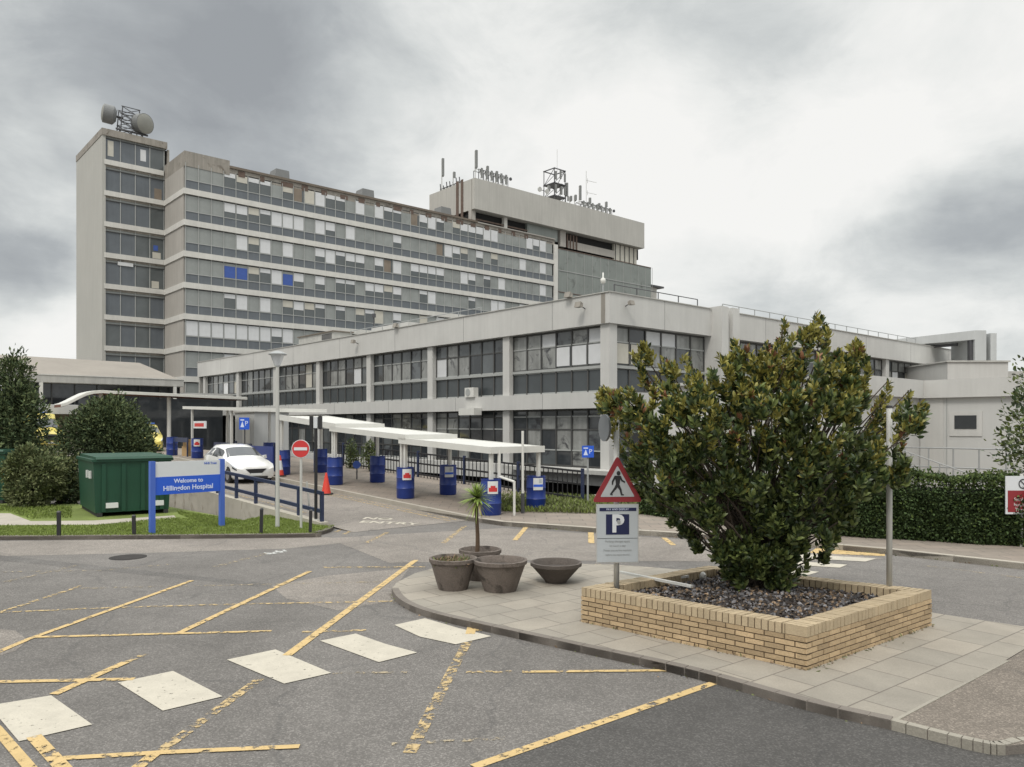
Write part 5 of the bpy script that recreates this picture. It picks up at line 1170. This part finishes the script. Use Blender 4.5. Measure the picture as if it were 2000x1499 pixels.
for i, (s_, sz) in enumerate((('Parking charges apply', .036), ('24 hours a day', .034), ('Please pay at the machine', .034), ('before you leave the site', .030))):
    text(s_, sz, 'text_grey' if 'text_grey' in MT else 'grey_metal', sgn, 'small_lettering', (0, -.0685, p1 - .46 - i * .055), ext=.001)
md = MB().tube((-.155, .03, zz_(836)), (-.128, .036, zz_(836)), .17, 'plate_grey', 28).build('round_plate', sgn); MB().tube((0, 0, zz_(838)), (-.15, .05, zz_(838)), .02, 'galv').build('plate_arm', sgn)
q = P(1737, 1155, 9.68); q.z = .42
rp = empty('grey_post', q, 0, 'plain grey post standing in the right corner of the planter', 'post')
MB().tube((0, 0, -.1), (0, 0, 2.3), .035, 'post_grey', 14).build('shaft', rp, True); MB().lathe([(.037, 2.3), (.037, 2.33), (0, 2.34)], 'dark_metal', 14).build('cap', rp)

# ================================================================== BOWLS AND PALM
def bowl(px, py, rr_, rb, hh, label, m='bowl', fill=None):
    p = G(px, py, .08); rt = empty('concrete_bowl', p, R.random() * 6, label, 'planter bowl', 'round concrete plant bowls on the island')
    o = MB().lathe([(0, 0), (rb, 0), (rb * 1.03, .02), (rr_ * .97, hh - .06), (rr_ * 1.03, hh - .05), (rr_ * 1.04, hh), (rr_ * .95, hh + .005), (rr_ * .90, hh - .02), (rr_ * .8, hh - .13)], m, 40).build('bowl', rt); smooth_angle(o, 35)
    vs = o.data.vertices
    for v in vs: v.co.x *= 1 + R.uniform(-.006, .006); v.co.z += R.uniform(-.003, .003)
    MB().lathe([(rr_ * .84, hh - .10), (rr_ * .5, hh - .08), (0, hh - .07)], 'soil', 24).build('soil', rt)
    if fill:
        n = 900; th = NR.random(n) * 6.28; r_ = np.sqrt(NR.random(n)) * rr_ * .8; q = np.stack([r_ * np.cos(th), r_ * np.sin(th), np.full(n, hh - .09)], 1); dv = NR.normal(size=(n, 3)); dv[:, 2] = abs(dv[:, 2]) * .7
        o = leaves('dead_plants', q, dv, .05 + .09 * NR.random(n), .2, ['litter', 'bush_olive'], NR.integers(0, 2, n), rt)
    return rt, p
bowl(885, 1150, .345, .215, .46, 'left deep concrete bowl filled with dead plants', fill=1)
bowl(977, 1153, .385, .235, .45, 'front middle deep concrete bowl, nearest the camera')
_, pb = bowl(938, 1131, .325, .21, .47, 'rear concrete bowl holding the small palm')
bowl(1086, 1137, .385, .165, .31, 'shallow dark flared concrete bowl standing apart on the right', 'bowl_dark')
pp = pb + Vector((-.05, 0, .38)); pt_ = empty('palm', pp, 0, 'small green spiky cordyline palm on a thin trunk in the rear bowl', 'palm')
tr = MB(); hp = 1.36 - pp.z
for i in range(6): tr.tube((.01 * math.sin(i), 0, hp * i / 6), (.01 * math.sin(i + 1), 0, hp * (i + 1) / 6), .036 - .002 * i, 'palm_trunk', 10, .036 - .002 * (i + 1))
tr.build('trunk', pt_)
def blades(n, ln, w_, zc, elmin, elmax, droop, mats_):
    mb = MB()
    for _ in range(n):
        az = R.random() * 6.283; el = R.uniform(elmin, elmax); d = Vector((math.cos(az) * math.cos(el), math.sin(az) * math.cos(el), math.sin(el))); s = d.cross(Vector((0, 0, 1))).normalized(); l_ = ln * R.uniform(.7, 1.1)
        prev = None; vs = []; K_ = 5
        for k in range(K_ + 1):
            t = k / K_; c = Vector((0, 0, zc)) + d * l_ * t - Vector((0, 0, droop * l_ * t * t)); ww_ = w_ * (1 - t ** 1.6) * (.6 + t) + .001; vs += [c - s * ww_, c + s * ww_]
        mb.add(vs, [(2 * k, 2 * k + 1, 2 * k + 3, 2 * k + 2) for k in range(K_)], R.choice(mats_))
    return mb
blades(230, .31, .015, hp, -.35, 1.5, .22, ['palm_leaf', 'palm_leaf', 'leaf_mid']).build('fronds', pt_); blades(34, .30, .012, hp - .04, -1.3, -.3, .25, ['palm_dead', 'palm_leaf']).build('dead_fronds', pt_)

# ================================================================== FOLIAGE
def in_poly(x, y, poly):
    c = False; n = len(poly); j = n - 1
    for i in range(n):
        xi, yi = poly[i]; xj, yj = poly[j]
        if (yi > y) != (yj > y) and x < (xj - xi) * (y - yi) / (yj - yi) + xi: c = not c
        j = i
    return c
# big shrub: volume from the outline given real depth
SY = 9.8
outl = [(1440, 1148), (1395, 1115), (1352, 1062), (1322, 1010), (1285, 1000), (1240, 965), (1222, 905), (1196, 850), (1175, 800), (1162, 768), (1205, 752), (1250, 770), (1262, 735), (1225, 690), (1245, 680), (1290, 712), (1325, 690), (1350, 708), (1395, 690), (1420, 665), (1445, 705),
        (1490, 695), (1512, 650), (1535, 618), (1552, 655), (1585, 610), (1602, 660), (1598, 700), (1640, 685), (1668, 660), (1680, 720), (1682, 770), (1655, 830), (1665, 872), (1708, 830), (1728, 750), (1750, 785), (1782, 760), (1790, 805), (1765, 860), (1738, 930), (1700, 965), (1650, 985), (1622, 1035), (1588, 1062), (1578, 1092), (1550, 1118), (1515, 1148)]
OL = [((px - CX) * SY / F, H + (HZ - py) * SY / F) for px, py in outl]
base = Vector(((1478 - CX) * SY / F, SY, .46))
sh = empty('large_shrub', base, 0, 'large evergreen shrub with olive and reddish leaf tips growing in the brick planter', 'shrub')
zmin, zmax = .42, 4.0; xs = [p[0] for p in OL]
def width_at(z):
    lo, hi = 9, -9
    for i in range(len(OL)):
        (xa, za), (xb, zb) = OL[i], OL[(i + 1) % len(OL)]
        if (za - z) * (zb - z) <= 0 and za != zb:
            x = xa + (z - za) / (zb - za) * (xb - xa); lo = min(lo, x); hi = max(hi, x)
    return lo, hi
def edge_dist(x, z):
    m = 9.
    for i in range(len(OL)):
        (xa, za), (xb, zb) = OL[i - 1], OL[i]; dx, dz = xb - xa, zb - za; t = max(0, min(1, ((x - xa) * dx + (z - za) * dz) / (dx * dx + dz * dz + 1e-9)))
        m = min(m, math.hypot(x - xa - t * dx, z - za - t * dz))
    return m
def sample_pt(edmin):
    while True:
        x = R.uniform(min(xs), max(xs)); z = R.uniform(.46, 3.95)
        if not in_poly(x, z, OL): continue
        ed = edge_dist(x, z)
        if ed < edmin: continue
        ym = max(.04, min(1.6, math.sqrt(2 * 1.15 * ed), .28 + .42 * (z - .46))); u = R.random()
        return x, (ym if R.random() < .28 else -ym) * (1 - .5 * u ** 1.9), z, ed, ym
cl = []
for _ in range(215):
    x, y, z, ed, ym = sample_pt(.075); rr_c = R.uniform(.07, .15)
    for _k in range(R.randint(8, 17)):
        v = Vector((R.gauss(0, 1), R.gauss(0, 1), R.gauss(0, 1))).normalized() * rr_c * R.uniform(.6, 1.15); xx_, zz_c = x + v.x, z + v.z * 1.25
        if in_poly(xx_, zz_c, OL): cl.append((xx_ - base.x, y + v.y, zz_c - base.z, 1 - min(1, ed / .5), ym))
for _ in range(380):
    x, y, z, ed, ym = sample_pt(.03); cl.append((x - base.x, y, z - base.z, 1 - min(1, ed / .5), ym))
sprigs = [(1535, 622), (1590, 612), (1508, 662), (1604, 655), (1645, 682), (1668, 662), (1690, 738), (1236, 688), (1250, 712), (1296, 700), (1352, 694), (1418, 668), (1438, 690), (1168, 772), (1192, 758), (1748, 742), (1732, 772), (1782, 762), (1788, 800), (1716, 792), (1700, 850), (1762, 860), (1196, 838), (1226, 905), (1246, 962), (1302, 1008), (1352, 1060), (1640, 1036), (1604, 1082), (1742, 930)]
SPR = []
for (px, py) in sprigs:
    x = (px - CX) * SY / F - base.x; z = H + (HZ - py) * SY / F - base.z; y = R.uniform(-.35, .2); SPR.append((x, y, z))
    dx, dz = -x * .12, (-.5 if py < 900 else .1)
    for k in range(6):
        t = k / 6 * (1 if py < 900 else .5); cl.append((x + dx * t + R.gauss(0, .018), y + R.gauss(0, .03), z + dz * t * .8 - .04, 1.2, .1))
pts, dirs, sz, mi_ = [], [], [], []
for (x, y, z, xx, ym) in cl:
    out = Vector((x, y, max(.2, z * .7))).normalized(); top = z + base.z
    axis = (out * .7 + Vector((0, 0, .8)) + Vector((R.gauss(0, .25), R.gauss(0, .25), R.gauss(0, .2)))).normalized()
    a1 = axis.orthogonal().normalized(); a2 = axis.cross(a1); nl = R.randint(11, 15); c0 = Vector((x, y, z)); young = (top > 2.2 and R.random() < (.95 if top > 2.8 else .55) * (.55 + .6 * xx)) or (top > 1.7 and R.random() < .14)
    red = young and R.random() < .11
    ph0 = R.random() * 6.28
    for k in range(nl):
        th = ph0 + k * 2.4; sp_ = .35 + .85 * (k / nl); dd_ = (axis * math.cos(sp_) + (a1 * math.cos(th) + a2 * math.sin(th)) * math.sin(sp_)).normalized()
        pts.append(c0 - axis * .10 * k / nl); dirs.append(dd_); sz.append(R.uniform(.07, .12) * (.85 if young else 1))
        rnd = R.random()
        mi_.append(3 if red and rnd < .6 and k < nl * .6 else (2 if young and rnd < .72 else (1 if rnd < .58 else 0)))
# sprigs at the top
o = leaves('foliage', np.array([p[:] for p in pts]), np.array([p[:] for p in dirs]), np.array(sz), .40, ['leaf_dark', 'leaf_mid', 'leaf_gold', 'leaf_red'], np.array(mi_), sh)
mb = MB(); ends = R.sample(cl, 120) + [(a, b, c, 0, 0) for a, b, c in SPR]
for (x, y, z, _, _) in ends:
    e = Vector((x, y, z)); r0 = .022; prev = Vector((R.uniform(-.13, .13), R.uniform(-.13, .13), -.08)); bx_, by_ = R.gauss(0, .12), R.gauss(0, .12)
    for k in range(1, 6):
        t = k / 5; p = Vector((x * t ** 1.4 + bx_ * math.sin(3.1416 * t), y * t ** 1.4 + by_ * math.sin(3.1416 * t), z * t)) + Vector((R.gauss(0, .02), R.gauss(0, .02), 0)) * (1 if k < 5 else 0); mb.tube(prev, p, r0 * (1 - .7 * (k - 1) / 5), 'bark', 5, r0 * (1 - .7 * k / 5)); prev = p
for i in range(6): mb.tube((R.uniform(-.1, .1), R.uniform(-.1, .1), -.15), (R.uniform(-.35, .35), R.uniform(-.3, .3), .9), .055, 'bark', 7, .03)
mb.build('branches', sh)

def bush(name, c, radii, n, leaf, mats_, label, cat, lumps=9, aspect=.4, seed=1, trunk=None, top_bias=0., cone=False, group=None, uplit=True):
    rn = random.Random(seed); rt = empty(name, (c[0], c[1], c[2]), 0, label, cat, group); rx, ry, rz_ = radii
    lp_ = []
    for _ in range(lumps):
        v = Vector((rn.gauss(0, 1), rn.gauss(0, 1), rn.gauss(0, 1))).normalized(); zz2 = .5 + .5 * v.z * .85; k = (1 - .75 * zz2) if cone else 1.
        lp_.append((Vector((v.x * rx * .62 * k, v.y * ry * .62 * k, rz_ * (1 + v.z * .72))), rn.uniform(.32, .52) * (k * .8 + .2)))
    per = n // lumps; P_, D_2, S_2, M_2 = [], [], [], []
    for (q, s) in lp_:
        d = NR.normal(size=(per, 3)); d /= np.linalg.norm(d, axis=1)[:, None]; r_ = (.55 + .45 * NR.random(per) ** .5) * (1 + .18 * np.sin(d[:, 0] * 7 + q.x * 3) * np.sin(d[:, 2] * 8))
        pts_ = np.array(q[:]) + d * r_[:, None] * np.array([rx * s * 1.25, ry * s * 1.25, rz_ * s * 1.25]); P_.append(pts_); dd2 = d + NR.normal(size=(per, 3)) * .5; dd2[:, 2] += .3; D_2.append(dd2)
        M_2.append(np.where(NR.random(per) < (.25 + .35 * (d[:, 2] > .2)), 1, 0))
    P_ = np.concatenate(P_); P_[:, 2] = np.maximum(P_[:, 2], .03); D_2 = np.concatenate(D_2); M_2 = np.concatenate(M_2)
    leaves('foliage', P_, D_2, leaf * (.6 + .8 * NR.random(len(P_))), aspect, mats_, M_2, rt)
    mb = MB(); tz = trunk if trunk else rz_ * .5
    mb.tube((0, 0, -.1), (0, 0, tz), .07 * rx + .03, 'bark', 8, .04 * rx + .02)
    for (q, s) in lp_: mb.tube((0, 0, tz * rn.uniform(.3, .95)), q, .035 * rx + .01, 'bark', 5, .012)
    mb.build('trunk', rt); return rt
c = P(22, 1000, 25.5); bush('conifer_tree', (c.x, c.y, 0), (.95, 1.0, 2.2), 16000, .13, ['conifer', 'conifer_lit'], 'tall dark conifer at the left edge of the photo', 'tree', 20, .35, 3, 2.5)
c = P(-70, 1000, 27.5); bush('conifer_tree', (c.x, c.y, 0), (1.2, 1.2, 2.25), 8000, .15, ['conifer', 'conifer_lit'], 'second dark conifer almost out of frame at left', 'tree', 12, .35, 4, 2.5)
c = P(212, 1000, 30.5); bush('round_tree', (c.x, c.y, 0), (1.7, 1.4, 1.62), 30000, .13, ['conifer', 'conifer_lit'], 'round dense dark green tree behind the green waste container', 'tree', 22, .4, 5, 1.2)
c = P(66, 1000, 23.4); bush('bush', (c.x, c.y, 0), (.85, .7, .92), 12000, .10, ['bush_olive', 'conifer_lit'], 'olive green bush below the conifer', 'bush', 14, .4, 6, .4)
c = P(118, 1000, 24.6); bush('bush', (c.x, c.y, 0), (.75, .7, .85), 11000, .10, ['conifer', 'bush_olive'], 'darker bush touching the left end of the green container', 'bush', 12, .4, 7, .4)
c = P(2090, 1000, 17.6); bush('broadleaf_tree', (c.x, c.y, 0), (1.6, 1.2, 2.05), 9000, .11, ['leaf_mid', 'leaf_dark'], 'leafy tree reaching in at the right edge above the red sign', 'tree', 30, .45, 8, 2.0)
for px, Y in ((688, 31), (727, 30)):
    b = on_a(px, -8.3); bush('pot_plant', L(-8.4, b, ramp_z(b) + .1), (.35, .35, .62), 1500, .09, ['leaf_mid', 'leaf_dark'], 'green plant above the black railing, %s' % ('left of the pair' if px < 700 else 'right of the pair'), 'plant', 8, .3, px, .4, group='plants behind the black railing')
# hedge
hp_ = [G(1246, 1004, .1), G(1420, 1024, .1), G(1610, 1046, .1), G(1800, 1057, .1), G(2000, 1069, .1), G(2250, 1085, .1)]
hd = empty('hedge', hp_[0], 0, 'long clipped dark green hedge along the pavement on the right', 'hedge')
P_, D_3, M_3 = [], [], []; core = MB()
for i in range(len(hp_) - 1):
    p, q = hp_[i] - hp_[0], hp_[i + 1] - hp_[0]; d = (q - p); ln = d.length; dn = d.normalized(); nb = Vector((-dn.y, dn.x, 0)); hh = 1.30 if i > 0 else 1.0
    if i == 0: hh = .45
    if i == 1: hh = .95
    n = int(ln * 6500); s = NR.random(n) * ln; face = NR.random(n); zt2 = hh * (1 + .025 * np.sin(s * 3.1 + i) + .02 * np.sin(s * 7.7)) + .04 * NR.random(n) ** 3
    z = np.where(face < .72, NR.random(n) * zt2, zt2 - .04 * NR.random(n)); dep = np.where(face < .72, .10 * NR.random(n) + .05 * np.sin(s * 5 + z * 4), NR.random(n) * 1.1); dep -= .12 * (z > zt2 * .8) * -1
    spr = NR.random(n) < .07; z = np.where(spr & (z > zt2 * .75), z + .13 * NR.random(n), z); dep = np.where(spr, dep - .10 * NR.random(n), dep)
    pt2 = np.array(p[:]) + s[:, None] * np.array(dn[:]) + dep[:, None] * np.array(nb[:]); pt2[:, 2] = z; P_.append(pt2)
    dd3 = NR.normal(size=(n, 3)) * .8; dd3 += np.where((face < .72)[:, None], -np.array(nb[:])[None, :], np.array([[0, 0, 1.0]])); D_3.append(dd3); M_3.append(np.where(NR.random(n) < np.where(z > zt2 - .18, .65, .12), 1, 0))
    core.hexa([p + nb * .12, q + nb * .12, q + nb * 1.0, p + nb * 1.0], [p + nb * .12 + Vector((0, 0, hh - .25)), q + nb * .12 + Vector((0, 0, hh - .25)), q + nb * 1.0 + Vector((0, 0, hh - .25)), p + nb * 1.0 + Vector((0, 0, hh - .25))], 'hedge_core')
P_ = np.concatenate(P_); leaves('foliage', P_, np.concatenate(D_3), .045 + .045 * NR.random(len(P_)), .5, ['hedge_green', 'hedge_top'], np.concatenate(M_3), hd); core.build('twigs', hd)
# no smoking sign at right edge
q = G(1995, 1068, .1); rs = empty('no_smoking_sign', q, 0, 'white and red no smoking sign on a white post at the right edge', 'sign')
zz3 = lambda y: H + (HZ - y) * q.y / F - .1
MB().tube((0, 0, 0), (0, 0, zz3(926)), .03, 'white_metal', 10).build('post', rs)
xa = (1961 - 1995) * q.y / F; xb = -xa + .04
MB().box(xa, -.06, zz3(1004), xb, -.035, zz3(930), 'sign_white').build('panel', rs); MB().box(xa + .035, -.064, zz3(1000), xb - .03, -.061, zz3(958), 'red_sign').build('red_field', rs)
o = MB(); 
for k in range(24):
    a0, a1 = k / 24 * 6.2832, (k + 1) / 24 * 6.2832; o.bar((.0 + .09 * math.cos(a0), -.066, zz3(945) + .09 * math.sin(a0)), (.0 + .09 * math.cos(a1), -.066, zz3(945) + .09 * math.sin(a1)), .006, .02, 'dark_metal')
o.bar((-.06, -.0665, zz3(945) + .06), (.06, -.0665, zz3(945) - .06), .006, .018, 'dark_metal').build('symbol', rs)
for i, s_ in enumerate(('NO', 'Smoking on', 'hospital site', 'Thank you')):
    text(s_, .098 if i else .07, 'text_pink' if 'text_pink' in MT else 'notice_white', rs, 'lettering', (.02 if i else .12, -.066, zz3(965.5 + i * 10.0)), ext=.001, sx=.9)
# weeds and fallen leaves along kerbs and the planter foot
def scatter_line(pts, n, sp_, z, size, mats_, asp, up):
    P5, D5 = [], []
    for i in range(len(pts) - 1):
        p, q = np.array(pts[i][:2]), np.array(pts[i + 1][:2]); k = max(3, int(n * np.linalg.norm(q - p))); t = NR.random(k)[:, None]; c = p + (q - p) * t; cl_ = NR.random(k) ** 2
        c = c + NR.normal(size=(k, 2)) * sp_ * cl_[:, None]; P5.append(np.concatenate([c, np.full((k, 1), z)], 1)); d5 = NR.normal(size=(k, 3)); d5[:, 2] = up * abs(d5[:, 2]); D5.append(d5)
    P5 = np.concatenate(P5); return P5, np.concatenate(D5), size * (.5 + NR.random(len(P5)))
pw = [A_ + (A_ - cen).normalized() * .02, B_ + (B_ - cen).normalized() * .02]; pw2 = [A_ + (A_ - cen).normalized() * .02, C_ + (C_ - cen).normalized() * .02]
for pts_, nn_, sp_, z_, sz_, mt_, asp_, up_, lab_ in [(pw, 26, .03, .082, .035, ['bush_olive', 'litter'], .3, 1.2, 'small weeds at the foot of the left planter wall'), (pw2, 45, .06, .082, .035, ['bush_olive', 'litter'], .3, .8, 'small weeds and leaf litter at the foot of the right planter wall'),
        ([p for p in isl_s], 12, .10, .006, .03, ['litter', 'chip_grey', 'bush_olive'], .5, .25, 'fallen leaves and grit along the island kerb'), ([p for p in kp[2:-1]], 14, .08, .008, .04, ['litter', 'bush_olive'], .5, .4, 'leaf litter along the far kerb')]:
    a5, b5, c5 = scatter_line(pts_, nn_, sp_, z_, sz_, mt_, asp_, up_); o = leaves('leaf_litter', a5, b5, c5, asp_, mt_, NR.integers(0, len(mt_), len(a5))); tag(o, lab_, 'leaf litter', kind='stuff')
print('objects', len(bpy.data.objects))
